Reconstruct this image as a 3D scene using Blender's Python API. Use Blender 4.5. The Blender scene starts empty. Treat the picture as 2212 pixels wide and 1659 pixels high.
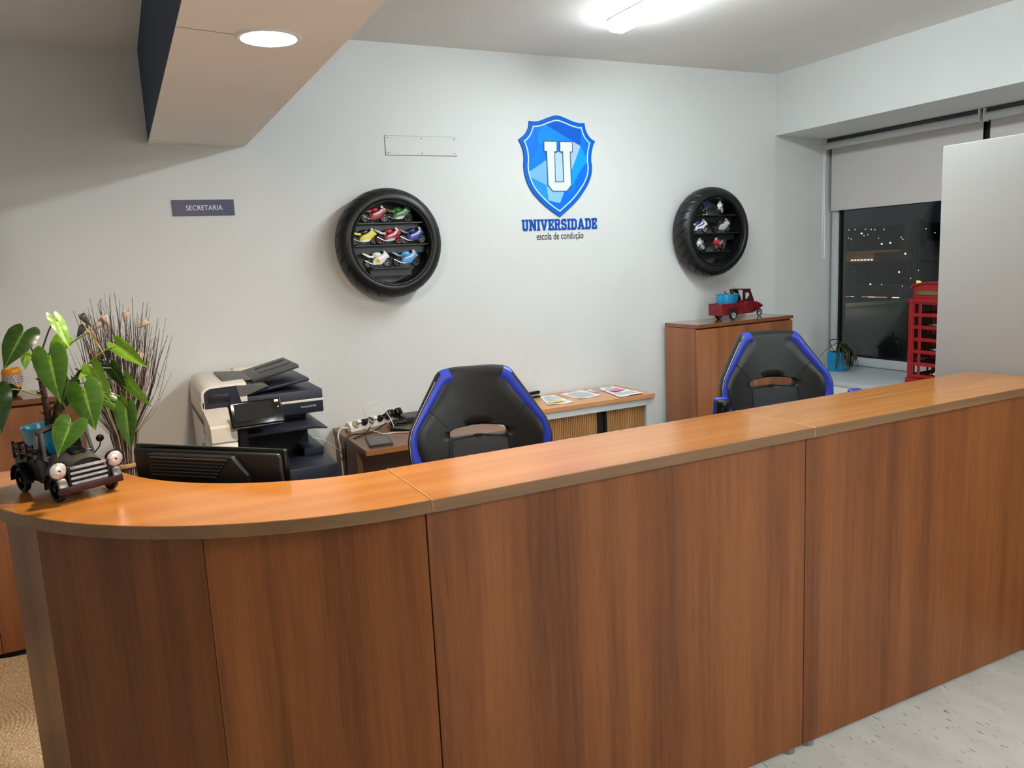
import bpy, bmesh, math, random
from mathutils import Matrix, Vector, noise as mnoise
random.seed(7)
C = bpy.context.scene.collection
scene = bpy.context.scene
PI = math.pi
rad = math.radians

# ------------------------------------------------------------------ camera
cam_d = bpy.data.cameras.new('camera')
cam = bpy.data.objects.new('camera', cam_d); C.objects.link(cam)
cx = Vector((0.89197, -0.44944, -0.04839)); fwd = Vector((0.43780, 0.88550, -0.15581))
fwd.normalize(); cx = (cx - fwd * cx.dot(fwd)).normalized(); up = cx.cross(fwd).normalized()
Mc = Matrix((cx, up, -fwd)).transposed().to_4x4(); Mc.translation = (0, 0, 1.7)
cam.matrix_world = Mc
cam_d.sensor_width = 36.0; cam_d.lens = 1687.0 / 2212.0 * 36.0
cam_d.clip_start = 0.05; cam_d.clip_end = 2000
scene.camera = cam

# ------------------------------------------------------------------ world, exposure, lamp powers
w = bpy.data.worlds.new('night_sky'); scene.world = w; w.use_nodes = True
w.node_tree.nodes['Background'].inputs[0].default_value = (0.010, 0.013, 0.018, 1)
w.node_tree.nodes['Background'].inputs[1].default_value = 0.6
vs = scene.view_settings
vs.view_transform = 'Standard'; vs.look = 'None'; vs.gamma = 1; vs.use_curve_mapping = False
vs.exposure = 0.94
scene.display_settings.display_device = 'sRGB'
TUBE_POWER = 40.0
DOWN_POWER = 300.0
FRONT_POWER = 24.0
FRONT_FILL_POWER = 52.0
ENTRY_FILL_POWER = 2.0

# ------------------------------------------------------------------ colour and material helpers
def lin(c):
    def f(v):
        v = v / 255.0
        return v / 12.92 if v <= 0.04045 else ((v + 0.055) / 1.055) ** 2.4
    return (f(c[0]), f(c[1]), f(c[2]), 1.0)

def new_mat(name):
    m = bpy.data.materials.new(name); m.use_nodes = True
    nt = m.node_tree
    return m, nt, nt.nodes['Principled BSDF'], nt.links

def mat(name, col, rough=0.5, metal=0.0, var=0.06, scale=12.0, bump=0.0, bscale=60.0, coat=0.0, emit=0.0, ecol=None, spec=0.5, stretch=(1, 1, 1)):
    m, nt, b, L = new_mat(name)
    tc = nt.nodes.new('ShaderNodeTexCoord'); mp = nt.nodes.new('ShaderNodeMapping')
    mp.inputs['Scale'].default_value = stretch
    L.new(tc.outputs['Object'], mp.inputs[0])
    n = nt.nodes.new('ShaderNodeTexNoise'); n.inputs['Scale'].default_value = scale; n.inputs['Detail'].default_value = 4
    L.new(mp.outputs[0], n.inputs[0])
    r = nt.nodes.new('ShaderNodeValToRGB')
    c = lin(col)
    r.color_ramp.elements[0].position = 0.3; r.color_ramp.elements[1].position = 0.7
    r.color_ramp.elements[0].color = tuple(max(0, v * (1 - var)) for v in c[:3]) + (1,)
    r.color_ramp.elements[1].color = tuple(min(1, v * (1 + var)) for v in c[:3]) + (1,)
    L.new(n.outputs[0], r.inputs[0]); L.new(r.outputs[0], b.inputs['Base Color'])
    b.inputs['Roughness'].default_value = rough; b.inputs['Metallic'].default_value = metal
    b.inputs['Coat Weight'].default_value = coat; b.inputs['Coat Roughness'].default_value = 0.08
    b.inputs['Specular IOR Level'].default_value = spec
    if bump:
        n2 = nt.nodes.new('ShaderNodeTexNoise'); n2.inputs['Scale'].default_value = bscale; n2.inputs['Detail'].default_value = 3
        L.new(mp.outputs[0], n2.inputs[0])
        bp = nt.nodes.new('ShaderNodeBump'); bp.inputs['Strength'].default_value = bump; bp.inputs['Distance'].default_value = 0.002
        L.new(n2.outputs[0], bp.inputs['Height']); L.new(bp.outputs[0], b.inputs['Normal'])
    if emit:
        b.inputs['Emission Color'].default_value = lin(ecol or col); b.inputs['Emission Strength'].default_value = emit
    return m

def wood(name, dark, light, axis='z', rough=0.3, coat=0.0, fine=1.0, spec=0.5):
    m, nt, b, L = new_mat(name)
    tc = nt.nodes.new('ShaderNodeTexCoord'); oi = nt.nodes.new('ShaderNodeObjectInfo')
    add = nt.nodes.new('ShaderNodeVectorMath'); add.operation = 'MULTIPLY_ADD'
    cmb = nt.nodes.new('ShaderNodeCombineXYZ')
    for i in range(3): L.new(oi.outputs['Random'], cmb.inputs[i])
    add.inputs[1].default_value = (7.3, 5.1, 3.7)
    L.new(cmb.outputs[0], add.inputs[0]); L.new(tc.outputs['Object'], add.inputs[2])
    def layer(sc, detail, lo, hi, rough_n=0.55):
        mp = nt.nodes.new('ShaderNodeMapping')
        s = {'z': (1, 1, 0.035), 'x': (0.035, 1, 1), 'y': (1, 0.035, 1)}[axis]
        mp.inputs['Scale'].default_value = tuple(v * sc for v in s)
        L.new(add.outputs[0], mp.inputs[0])
        n = nt.nodes.new('ShaderNodeTexNoise'); n.inputs['Scale'].default_value = 1.0
        n.inputs['Detail'].default_value = detail; n.inputs['Roughness'].default_value = rough_n
        n.inputs['Distortion'].default_value = 0.25
        L.new(mp.outputs[0], n.inputs[0])
        mr = nt.nodes.new('ShaderNodeMapRange'); mr.inputs[1].default_value = lo; mr.inputs[2].default_value = hi
        L.new(n.outputs[0], mr.inputs[0]); return mr.outputs[0]
    broad = layer(9, 3, 0.32, 0.68); fineg = layer(75 * fine, 6, 0.3, 0.7, 0.7); pore = layer(260 * fine, 2, 0.35, 0.75)
    mx = nt.nodes.new('ShaderNodeMath'); mx.operation = 'MULTIPLY_ADD'; mx.inputs[1].default_value = 0.55
    L.new(broad, mx.inputs[0])
    m2 = nt.nodes.new('ShaderNodeMath'); m2.operation = 'MULTIPLY'; m2.inputs[1].default_value = 0.32
    L.new(fineg, m2.inputs[0]); L.new(m2.outputs[0], mx.inputs[2])
    m3 = nt.nodes.new('ShaderNodeMath'); m3.operation = 'MULTIPLY_ADD'; m3.inputs[1].default_value = 0.13
    L.new(pore, m3.inputs[0]); L.new(mx.outputs[0], m3.inputs[2])
    r = nt.nodes.new('ShaderNodeValToRGB')
    r.color_ramp.elements[0].position = 0.05; r.color_ramp.elements[0].color = lin(dark)
    r.color_ramp.elements[1].position = 0.95; r.color_ramp.elements[1].color = lin(light)
    e = r.color_ramp.elements.new(0.5)
    d, l = lin(dark), lin(light); e.color = (d[0] * .45 + l[0] * .55, d[1] * .48 + l[1] * .5, d[2] * .5 + l[2] * .5, 1)
    L.new(m3.outputs[0], r.inputs[0]); L.new(r.outputs[0], b.inputs['Base Color'])
    b.inputs['Roughness'].default_value = rough
    b.inputs['Specular IOR Level'].default_value = spec
    b.inputs['Coat Weight'].default_value = coat; b.inputs['Coat Roughness'].default_value = 0.06
    return m

def emission(name, col, strength):
    m = bpy.data.materials.new(name); m.use_nodes = True
    nt = m.node_tree; nt.nodes.clear()
    o = nt.nodes.new('ShaderNodeOutputMaterial'); e = nt.nodes.new('ShaderNodeEmission')
    e.inputs[0].default_value = col if len(col) == 4 else tuple(col) + (1,); e.inputs[1].default_value = strength
    nt.links.new(e.outputs[0], o.inputs[0]); return m

def glass_mat(name, tint=(1, 1, 1, 1), ior=1.5, rough=0.0):
    m = bpy.data.materials.new(name); m.use_nodes = True
    nt = m.node_tree; nt.nodes.clear()
    o = nt.nodes.new('ShaderNodeOutputMaterial'); t = nt.nodes.new('ShaderNodeBsdfTransparent'); t.inputs[0].default_value = tint
    g = nt.nodes.new('ShaderNodeBsdfGlossy'); g.inputs['Roughness'].default_value = rough
    f = nt.nodes.new('ShaderNodeFresnel'); f.inputs[0].default_value = ior
    mx = nt.nodes.new('ShaderNodeMixShader')
    nt.links.new(f.outputs[0], mx.inputs[0]); nt.links.new(t.outputs[0], mx.inputs[1]); nt.links.new(g.outputs[0], mx.inputs[2])
    nt.links.new(mx.outputs[0], o.inputs[0]); return m

# ------------------------------------------------------------------ geometry helpers
def RZ(a): return Matrix.Rotation(a, 4, 'Z')
def RX(a): return Matrix.Rotation(a, 4, 'X')
def RY(a): return Matrix.Rotation(a, 4, 'Y')
def T(x, y, z): return Matrix.Translation((x, y, z))

class G:
    """collects shapes into one mesh"""
    def __init__(self): self.bm = bmesh.new()
    def merge(self, tb, M=None, mi=0):
        if M is not None: bmesh.ops.transform(tb, matrix=M, verts=tb.verts)
        for f in tb.faces: f.material_index = mi
        me = bpy.data.meshes.new('tmp'); tb.to_mesh(me); tb.free()
        self.bm.from_mesh(me); bpy.data.meshes.remove(me)
        return self
    def box(self, x0, x1, y0, y1, z0, z1, bev=0.0, seg=2, M=None, mi=0):
        tb = bmesh.new(); bmesh.ops.create_cube(tb, size=1)
        bmesh.ops.transform(tb, matrix=T((x0 + x1) / 2, (y0 + y1) / 2, (z0 + z1) / 2) @ Matrix.Diagonal((abs(x1 - x0), abs(y1 - y0), abs(z1 - z0), 1)), verts=tb.verts)
        if bev: bmesh.ops.bevel(tb, geom=tb.edges[:], offset=bev, segments=seg, affect='EDGES', profile=0.5)
        return self.merge(tb, M, mi)
    def cyl(self, p0, p1, r0, r1=None, n=16, M=None, mi=0, cap=True):
        r1 = r0 if r1 is None else r1
        p0, p1 = Vector(p0), Vector(p1); d = p1 - p0
        tb = bmesh.new()
        bmesh.ops.create_cone(tb, cap_ends=cap, segments=n, radius1=r0, radius2=r1, depth=d.length)
        q = Vector((0, 0, 1)).rotation_difference(d.normalized()).to_matrix().to_4x4()
        bmesh.ops.transform(tb, matrix=Matrix.Translation((p0 + p1) / 2) @ q, verts=tb.verts)
        return self.merge(tb, M, mi)
    def sphere(self, c, r, s=(1, 1, 1), u=16, v=10, M=None, mi=0):
        tb = bmesh.new(); bmesh.ops.create_uvsphere(tb, u_segments=u, v_segments=v, radius=r)
        bmesh.ops.transform(tb, matrix=T(*c) @ Matrix.Diagonal((s[0], s[1], s[2], 1)), verts=tb.verts)
        return self.merge(tb, M, mi)
    def tube(self, pts, r, n=6, sub=6, M=None, mi=0, flat=1.0):
        pts = [Vector(p) for p in pts]
        rs = list(r) if isinstance(r, (list, tuple)) else [r] * len(pts)
        P, R = [], []
        k = len(pts)
        if k == 2 or sub <= 1: P, R = pts, rs
        else:
            for i in range(k - 1):
                a, b, c, d = pts[max(i - 1, 0)], pts[i], pts[i + 1], pts[min(i + 2, k - 1)]
                for s in range(sub):
                    t = s / sub
                    P.append(0.5 * ((2 * b) + (c - a) * t + (2 * a - 5 * b + 4 * c - d) * t * t + (3 * b - a - 3 * c + d) * t ** 3))
                    R.append(rs[i] * (1 - t) + rs[i + 1] * t)
            P.append(pts[-1]); R.append(rs[-1])
        tb = bmesh.new(); rings = []
        prev = None
        for i, p in enumerate(P):
            d = (P[min(i + 1, len(P) - 1)] - P[max(i - 1, 0)]).normalized()
            if prev is None:
                a = Vector((0, 0, 1)) if abs(d.z) < 0.9 else Vector((1, 0, 0))
                u = d.cross(a).normalized()
            else: u = (prev - d * prev.dot(d)).normalized()
            prev = u; v = d.cross(u)
            rings.append([tb.verts.new(p + (u * math.cos(2 * PI * j / n) + v * math.sin(2 * PI * j / n) * flat) * R[i]) for j in range(n)])
        for i in range(len(rings) - 1):
            for j in range(n):
                tb.faces.new((rings[i][j], rings[i][(j + 1) % n], rings[i + 1][(j + 1) % n], rings[i + 1][j]))
        tb.faces.new(rings[0][::-1]); tb.faces.new(rings[-1])
        return self.merge(tb, M, mi)
    def lathe(self, prof, n=32, M=None, mi=0, cap=True, rfun=None, a0=0.0, a1=2 * PI):
        full = abs(a1 - a0 - 2 * PI) < 1e-6
        tb = bmesh.new(); cols = []
        for j in range(n if full else n + 1):
            a = a0 + (a1 - a0) * j / n
            cols.append([tb.verts.new(((r + (rfun(a, i) if rfun else 0)) * math.cos(a), (r + (rfun(a, i) if rfun else 0)) * math.sin(a), h)) for i, (r, h) in enumerate(prof)])
        m = len(cols)
        for j in range(m if full else m - 1):
            A, B = cols[j], cols[(j + 1) % m]
            for i in range(len(prof) - 1):
                tb.faces.new((A[i], B[i], B[i + 1], A[i + 1]))
        if cap and full:
            for i in (0, len(prof) - 1):
                if prof[i][0] > 1e-5:
                    try: tb.faces.new([c[i] for c in cols])
                    except ValueError: pass
        bmesh.ops.remove_doubles(tb, verts=tb.verts, dist=1e-6)
        return self.merge(tb, M, mi)
    def prism(self, pts, a, b, plane='xz', bev=0.0, seg=1, M=None, mi=0):
        """polygon pts in a plane, extruded from a to b along the remaining axis"""
        f = {'xz': lambda p, h: (p[0], h, p[1]), 'xy': lambda p, h: (p[0], p[1], h), 'yz': lambda p, h: (h, p[0], p[1])}[plane]
        tb = bmesh.new()
        A = [tb.verts.new(f(p, a)) for p in pts]; B = [tb.verts.new(f(p, b)) for p in pts]
        fa = tb.faces.new(A); fb = tb.faces.new(B[::-1])
        k = len(pts)
        for i in range(k): tb.faces.new((A[i], B[i], B[(i + 1) % k], A[(i + 1) % k]))
        bmesh.ops.recalc_face_normals(tb, faces=tb.faces)
        if bev:
            ed = [e for e in tb.edges if (fa in e.link_faces or fb in e.link_faces)]
            bmesh.ops.bevel(tb, geom=ed, offset=bev, segments=seg, affect='EDGES', profile=0.5)
        bmesh.ops.triangulate(tb, faces=[f for f in tb.faces if len(f.verts) > 4])
        return self.merge(tb, M, mi)
    def grid(self, fn, nu, nv, M=None, mi=0, closed_u=False):
        tb = bmesh.new(); V = [[tb.verts.new(fn(i / nu, j / nv)) for j in range(nv + 1)] for i in range(nu if closed_u else nu + 1)]
        k = len(V)
        for i in range(k if closed_u else k - 1):
            for j in range(nv):
                tb.faces.new((V[i][j], V[(i + 1) % k][j], V[(i + 1) % k][j + 1], V[i][j + 1]))
        return self.merge(tb, M, mi)
    def build(self, name, mats, parent=None, loc=None, rotz=0.0, smooth=35, recalc=True, rot=None):
        if recalc: bmesh.ops.recalc_face_normals(self.bm, faces=self.bm.faces)
        me = bpy.data.meshes.new(name); self.bm.to_mesh(me); self.bm.free()
        for m in (mats if isinstance(mats, (list, tuple)) else [mats]): me.materials.append(m)
        if smooth:
            for p in me.polygons: p.use_smooth = True
            me.set_sharp_from_angle(angle=rad(smooth))
        o = bpy.data.objects.new(name, me); C.objects.link(o)
        if parent is not None: o.parent = parent
        if loc is not None: o.location = loc
        if rotz: o.rotation_euler = (0, 0, rotz)
        if rot is not None: o.rotation_euler = rot
        return o

def tag(o, label=None, cat=None, group=None, kind=None):
    if label: o['label'] = label
    if cat: o['category'] = cat
    if group: o['group'] = group
    if kind: o['kind'] = kind
    return o

def thing(name, label, cat, loc=(0, 0, 0), rotz=0.0, group=None, rot=None):
    o = bpy.data.objects.new(name, None); C.objects.link(o)
    o.empty_display_size = 0.05
    o.location = loc; o.rotation_euler = rot if rot is not None else (0, 0, rotz)
    return tag(o, label, cat, group)

def struct(o): o['kind'] = 'structure'; return o

def copy_tree(o, parent=None):
    c = o.copy(); C.objects.link(c)
    c.parent = parent
    for ch in o.children: copy_tree(ch, c)
    return c

def text_geo(g, s, height, width=None, depth=0.001, M=None, mi=0, align='CENTER'):
    """text lying in the xz plane facing -y, scaled to height (cap) and width"""
    cu = bpy.data.curves.new('txt', 'FONT'); cu.body = s; cu.extrude = 0.0; cu.resolution_u = 4
    ob = bpy.data.objects.new('txt', cu)
    me = bpy.data.meshes.new_from_object(ob)
    bpy.data.objects.remove(ob); bpy.data.curves.remove(cu)
    tb = bmesh.new(); tb.from_mesh(me); bpy.data.meshes.remove(me)
    bmesh.ops.remove_doubles(tb, verts=tb.verts, dist=1e-5)
    xs = [v.co.x for v in tb.verts]
    x0, x1 = min(xs), max(xs)
    cap = 0.68
    sy = height / cap; sx = sy if width is None else width / (x1 - x0)
    off = {'CENTER': (x0 + x1) / 2, 'LEFT': x0}[align]
    for v in tb.verts: v.co = ((v.co.x - off) * sx, 0.0, v.co.y * sy)
    r = bmesh.ops.extrude_face_region(tb, geom=tb.faces[:])
    for v in r['geom']:
        if isinstance(v, bmesh.types.BMVert): v.co.y -= depth
    bmesh.ops.recalc_face_normals(tb, faces=tb.faces)
    return g.merge(tb, M, mi)

# ------------------------------------------------------------------ materials
M = {}
M['wall'] = mat('painted plaster', (219, 220, 218), 0.75, var=0.015, scale=3, bump=0.12, bscale=180, spec=0.25)
M['ceil'] = mat('ceiling paint', (232, 229, 224), 0.85, var=0.015, scale=3, bump=0.1, bscale=150, spec=0.2)
M['soffit'] = mat('beam underside paint', (236, 230, 222), 0.75, var=0.02, scale=3, bump=0.12, bscale=120, spec=0.25)
M['navy_wall'] = mat('navy wall paint', (52, 66, 92), 0.7, var=0.03, scale=4, bump=0.1, bscale=150, spec=0.25)
M['panel_white'] = mat('satin pale grey panel', (160, 157, 152), 0.38, var=0.01, scale=2)
M['blind'] = mat('roller blind fabric', (205, 199, 195), 0.85, var=0.02, scale=60, bump=0.2, bscale=500)
M['alu'] = mat('grey white window frame', (196, 200, 202), 0.4, var=0.02)
M['sill'] = mat('grey sill', (182, 188, 188), 0.45, var=0.03, scale=30)
M['desk_white'] = mat('white desk top', (224, 222, 218), 0.4, var=0.01)
M['black'] = mat('matt black plastic', (16, 16, 17), 0.42, var=0.08)
M['black_gloss'] = mat('gloss black plastic', (7, 7, 8), 0.16, var=0.05)
M['rubber'] = mat('tyre rubber', (15, 15, 16), 0.42, var=0.15, scale=20, bump=0.2, bscale=120)
M['rim'] = mat('shelf black lacquer', (14, 14, 16), 0.3, var=0.1)
M['shelf'] = mat('shelf dark board', (30, 31, 34), 0.3, var=0.1)
M['wall_shade_grey'] = mat('grey backing', (150, 150, 150), 0.6)
M['wood_v'] = wood('cherry laminate upright grain', (82, 42, 15), (138, 82, 38), 'z', 0.36, 0.0, spec=0.3)
M['wood_h'] = wood('cherry laminate long grain', (158, 98, 40), (198, 134, 62), 'x', 0.19, 0.12)
M['wood_edge'] = wood('edge band', (92, 66, 38), (134, 98, 60), 'x', 0.4)  # edge brown, darkened mostly for the shading on the worktop rim
M['highlight'] = mat('pale edge lipping', (226, 170, 112), 0.35)
M['wood_dark'] = wood('dark brown laminate', (92, 58, 40), (128, 84, 56), 'x', 0.3)  # the desk's darker brown laminate
M['wood_beech'] = wood('beech laminate', (186, 128, 78), (216, 160, 108), 'x', 0.32)
M['wood_tam'] = wood('tambour beech', (168, 122, 70), (196, 148, 92), 'z', 0.45)
M['wood_cab'] = wood('cabinet laminate', (120, 72, 42), (168, 108, 66), 'z', 0.3, 0.1)
M['wood_cab_h'] = wood('cabinet top laminate', (112, 68, 42), (150, 98, 64), 'x', 0.15, 0.3)
M['white_plastic'] = mat('white plastic', (226, 220, 211), 0.4, var=0.012)
M['white_metal'] = mat('white enamel steel', (212, 216, 216), 0.35, var=0.01)
M['navy'] = mat('navy printer plastic', (34, 37, 52), 0.42, var=0.06)
M['navy_dark'] = mat('dark navy printer plastic', (14, 15, 24), 0.45, var=0.08)
M['grey_plastic'] = mat('warm grey plastic', (92, 90, 88), 0.5, var=0.05)
M['charcoal'] = mat('charcoal plastic', (58, 59, 62), 0.45, var=0.05)
M['screen'] = mat('dark screen glass', (28, 30, 30), 0.12, var=0.02)
M['leather'] = mat('black leatherette', (15, 16, 18), 0.4, var=0.12, scale=30, bump=0.10, bscale=420)
M['leather_blue'] = mat('blue leatherette', (40, 58, 172), 0.38, var=0.08, scale=30, bump=0.10, bscale=420)
M['mesh_grey'] = mat('charcoal seat fabric', (42, 44, 47), 0.7, var=0.12, scale=200, bump=0.4, bscale=600)
M['chrome'] = mat('bright chrome', (200, 200, 205), 0.15, metal=1.0)
M['steel'] = mat('brushed steel', (150, 152, 155), 0.3, metal=1.0)
M['white_paint'] = mat('white stitching', (210, 210, 210), 0.5)
M['paper'] = mat('white paper', (236, 236, 236), 0.7, var=0.01)
M['pink'] = mat('pink sticky note', (245, 120, 180), 0.7)
M['yellow_note'] = mat('yellow highlighter note', (235, 220, 90), 0.7)
M['ink'] = mat('grey printed ink', (120, 122, 128), 0.7)
M['pot_blue'] = mat('sky blue glazed ceramic', (30, 142, 196), 0.15, var=0.05, coat=0.5)
M['pot_teal'] = mat('teal glazed ceramic', (22, 104, 132), 0.15, var=0.08, coat=0.5)
M['soil'] = mat('dark potting soil', (38, 28, 20), 0.95, var=0.5, scale=90, bump=1.0, bscale=120)
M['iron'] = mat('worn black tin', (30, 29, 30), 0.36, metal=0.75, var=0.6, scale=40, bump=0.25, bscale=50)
M['iron_lit'] = mat('rubbed and lit pewter tin', (112, 108, 105), 0.34, metal=0.85, var=0.45, scale=30, bump=0.25, bscale=40)  # pewter tone also carries the light on hood, roof and front
M['rust'] = mat('dark red brown tin', (52, 26, 26), 0.5, metal=0.5, var=0.4, scale=30)
M['lens'] = mat('ribbed lamp glass', (206, 200, 198), 0.2, metal=0.35, var=0.15, scale=80)
M['leaf'] = None
M['bark'] = mat('brown bark', (62, 40, 26), 0.85, var=0.5, scale=60, bump=0.9, bscale=70)
M['petiole'] = mat('green leaf stalk', (104, 122, 48), 0.45, var=0.25, scale=20)
M['petiole_dark'] = mat('dark leaf stalk', (58, 58, 34), 0.5, var=0.25, scale=20)
M['spathe'] = mat('yellow green spathe', (176, 170, 52), 0.4, var=0.4, scale=30)
M['twig'] = mat('dark twig', (66, 48, 42), 0.85, var=0.5, scale=40)
M['twig_pale'] = mat('pale straw', (168, 148, 126), 0.8, var=0.3, scale=40)
M['pod_grey'] = mat('grey dried pod', (88, 82, 82), 0.7, var=0.2, scale=30)
M['pod_pale'] = mat('pale dried pod', (206, 184, 166), 0.7, var=0.15, scale=30)
M['pod_dark'] = mat('black dried petal', (30, 26, 28), 0.7, var=0.2)
M['band'] = mat('raffia tie', (176, 140, 92), 0.8, var=0.2, scale=80)
M['red_tin'] = mat('worn red tin', (118, 22, 28), 0.36, var=0.4, scale=30, bump=0.2, bscale=40)
M['red_dark'] = mat('dark red tin', (66, 16, 20), 0.42, var=0.4, scale=30)
M['red_booth'] = mat('pillar red paint', (150, 22, 26), 0.35, var=0.06)
M['sign_navy'] = mat('navy sign plate', (52, 60, 98), 0.35, var=0.02)
M['white_ink'] = mat('white lettering', (238, 238, 242), 0.5)
M['ochre'] = mat('ochre glaze', (206, 138, 30), 0.3, var=0.1)
M['brass'] = mat('dark brass plate', (96, 78, 40), 0.5, var=0.2)
M['wilt'] = mat('wilted leaf', (62, 58, 38), 0.75, var=0.5, scale=50)
M['logo_blue'] = mat('logo blue', (0, 96, 198), 0.5, var=0.01, spec=0.2)
M['logo_pale'] = mat('logo pale line', (190, 226, 250), 0.4, var=0.01)
M['logo_text'] = mat('logo lettering blue', (4, 76, 170), 0.5, var=0.01, spec=0.2)
M['logo_white'] = mat('logo white', (222, 228, 240), 0.45, var=0.01)
M['logo_grey'] = mat('logo dark outline', (66, 82, 96), 0.45, var=0.01)
M['pure_black'] = mat('black vinyl', (10, 10, 12), 0.5, var=0.01)

def leaf_mat(name, dark, light):
    m, nt, b, L = new_mat(name)
    at = nt.nodes.new('ShaderNodeAttribute'); at.attribute_name = 'vein'
    n = nt.nodes.new('ShaderNodeTexNoise'); n.inputs['Scale'].default_value = 30
    mx = nt.nodes.new('ShaderNodeMath'); mx.operation = 'MULTIPLY_ADD'; mx.inputs[1].default_value = 0.14
    L.new(n.outputs[0], mx.inputs[0]); L.new(at.outputs['Fac'], mx.inputs[2])
    r = nt.nodes.new('ShaderNodeValToRGB')
    r.color_ramp.elements[0].position = 0.1; r.color_ramp.elements[0].color = lin(dark)
    r.color_ramp.elements[1].position = 1.1; r.color_ramp.elements[1].color = lin(light)
    L.new(mx.outputs[0], r.inputs[0]); L.new(r.outputs[0], b.inputs['Base Color'])
    b.inputs['Roughness'].default_value = 0.27
    # leaves let some light through
    tr = nt.nodes.new('ShaderNodeBsdfTranslucent'); L.new(r.outputs[0], tr.inputs[0])
    ms = nt.nodes.new('ShaderNodeMixShader'); ms.inputs[0].default_value = 0.2
    out = nt.nodes['Material Output']
    L.new(b.outputs[0], ms.inputs[1]); L.new(tr.outputs[0], ms.inputs[2]); L.new(ms.outputs[0], out.inputs[0])
    return m
M['leaf_dark'] = leaf_mat('dark glossy leaf', (17, 38, 9), (88, 128, 46))  # dark green, deepened further for leaves turned from the light
M['leaf_mid'] = leaf_mat('mid green leaf', (38, 78, 20), (134, 174, 66))
M['leaf_bright'] = leaf_mat('young bright leaf', (92, 142, 28), (190, 214, 90))

def floor_mat():
    m, nt, b, L = new_mat('flecked linoleum')
    tc = nt.nodes.new('ShaderNodeTexCoord')
    def nz(sc, stretch, lo, hi, det=3):
        mp = nt.nodes.new('ShaderNodeMapping'); mp.inputs['Scale'].default_value = stretch
        mp.inputs['Rotation'].default_value = (0, 0, 0.06)
        L.new(tc.outputs['Object'], mp.inputs[0])
        n = nt.nodes.new('ShaderNodeTexNoise'); n.inputs['Scale'].default_value = sc; n.inputs['Detail'].default_value = det
        L.new(mp.outputs[0], n.inputs[0])
        r = nt.nodes.new('ShaderNodeMapRange'); r.inputs[1].default_value = lo; r.inputs[2].default_value = hi
        L.new(n.outputs[0], r.inputs[0]); return r.outputs[0]
    base = nz(9, (1, 0.3, 1), 0.3, 0.7)
    fleck = nz(130, (1, 0.16, 1), 0.685, 0.72, 1)
    r = nt.nodes.new('ShaderNodeValToRGB')
    r.color_ramp.elements[0].color = lin((192, 190, 182)); r.color_ramp.elements[1].color = lin((212, 210, 203))
    L.new(base, r.inputs[0])
    mx = nt.nodes.new('ShaderNodeMix'); mx.data_type = 'RGBA'
    L.new(fleck, mx.inputs['Factor']); L.new(r.outputs[0], mx.inputs['A']); mx.inputs['B'].default_value = lin((92, 86, 80))
    L.new(mx.outputs['Result'], b.inputs['Base Color'])
    b.inputs['Roughness'].default_value = 0.45
    return m
M['floor'] = floor_mat()

def rug_mat():
    m, nt, b, L = new_mat('braided jute')
    tc = nt.nodes.new('ShaderNodeTexCoord')
    n = nt.nodes.new('ShaderNodeTexNoise'); n.inputs['Scale'].default_value = 120; n.inputs['Detail'].default_value = 4
    L.new(tc.outputs['Object'], n.inputs[0])
    r = nt.nodes.new('ShaderNodeValToRGB')
    r.color_ramp.elements[0].position = 0.3; r.color_ramp.elements[0].color = lin((166, 132, 94))
    r.color_ramp.elements[1].position = 0.7; r.color_ramp.elements[1].color = lin((240, 214, 174))
    L.new(n.outputs[0], r.inputs[0]); L.new(r.outputs[0], b.inputs['Base Color'])
    b.inputs['Roughness'].default_value = 0.85
    bp = nt.nodes.new('ShaderNodeBump'); bp.inputs['Strength'].default_value = 0.9; bp.inputs['Distance'].default_value = 0.004
    L.new(n.outputs[0], bp.inputs['Height']); L.new(bp.outputs[0], b.inputs['Normal'])
    return m
M['rug'] = rug_mat()

def chevron_mat():
    m, nt, b, L = new_mat('black and white chevron print')
    tc = nt.nodes.new('ShaderNodeTexCoord'); sp = nt.nodes.new('ShaderNodeSeparateXYZ')
    L.new(tc.outputs['Object'], sp.inputs[0])
    def mth(op, a, bb=None):
        x = nt.nodes.new('ShaderNodeMath'); x.operation = op
        for i, v in enumerate((a, bb)):
            if v is None: continue
            if isinstance(v, (int, float)): x.inputs[i].default_value = v
            else: L.new(v, x.inputs[i])
        return x.outputs[0]
    tri = mth('PINGPONG', sp.outputs['X'], 0.018)
    s = mth('ADD', mth('MULTIPLY', tri, 0.6), sp.outputs['Z'])
    saw = mth('FRACT', mth('MULTIPLY', s, 140.0))
    f = mth('GREATER_THAN', saw, 0.5)
    mx = nt.nodes.new('ShaderNodeMix'); mx.data_type = 'RGBA'
    mx.inputs['A'].default_value = lin((24, 22, 24)); mx.inputs['B'].default_value = lin((214, 206, 204))
    L.new(f, mx.inputs['Factor']); L.new(mx.outputs['Result'], b.inputs['Base Color'])
    b.inputs['Roughness'].default_value = 0.35
    return m
M['chevron'] = chevron_mat()
M['tube_glow'] = emission('cool tube diffuser', (0.86, 0.97, 1.0), TUBE_POWER)
M['down_glow'] = emission('warm downlight diffuser', (1.0, 0.80, 0.60), DOWN_POWER)
M['front_glow'] = emission('front room diffuser', (1.0, 0.84, 0.66), FRONT_POWER)
M['front_fill_glow'] = emission('front fill diffuser', (0.92, 0.98, 1.0), FRONT_FILL_POWER)
M['entry_fill_glow'] = emission('entry fill diffuser', (1.0, 0.90, 0.78), ENTRY_FILL_POWER)
M['glass'] = glass_mat('window glass', (0.75, 0.78, 0.78, 1), 1.5)

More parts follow.
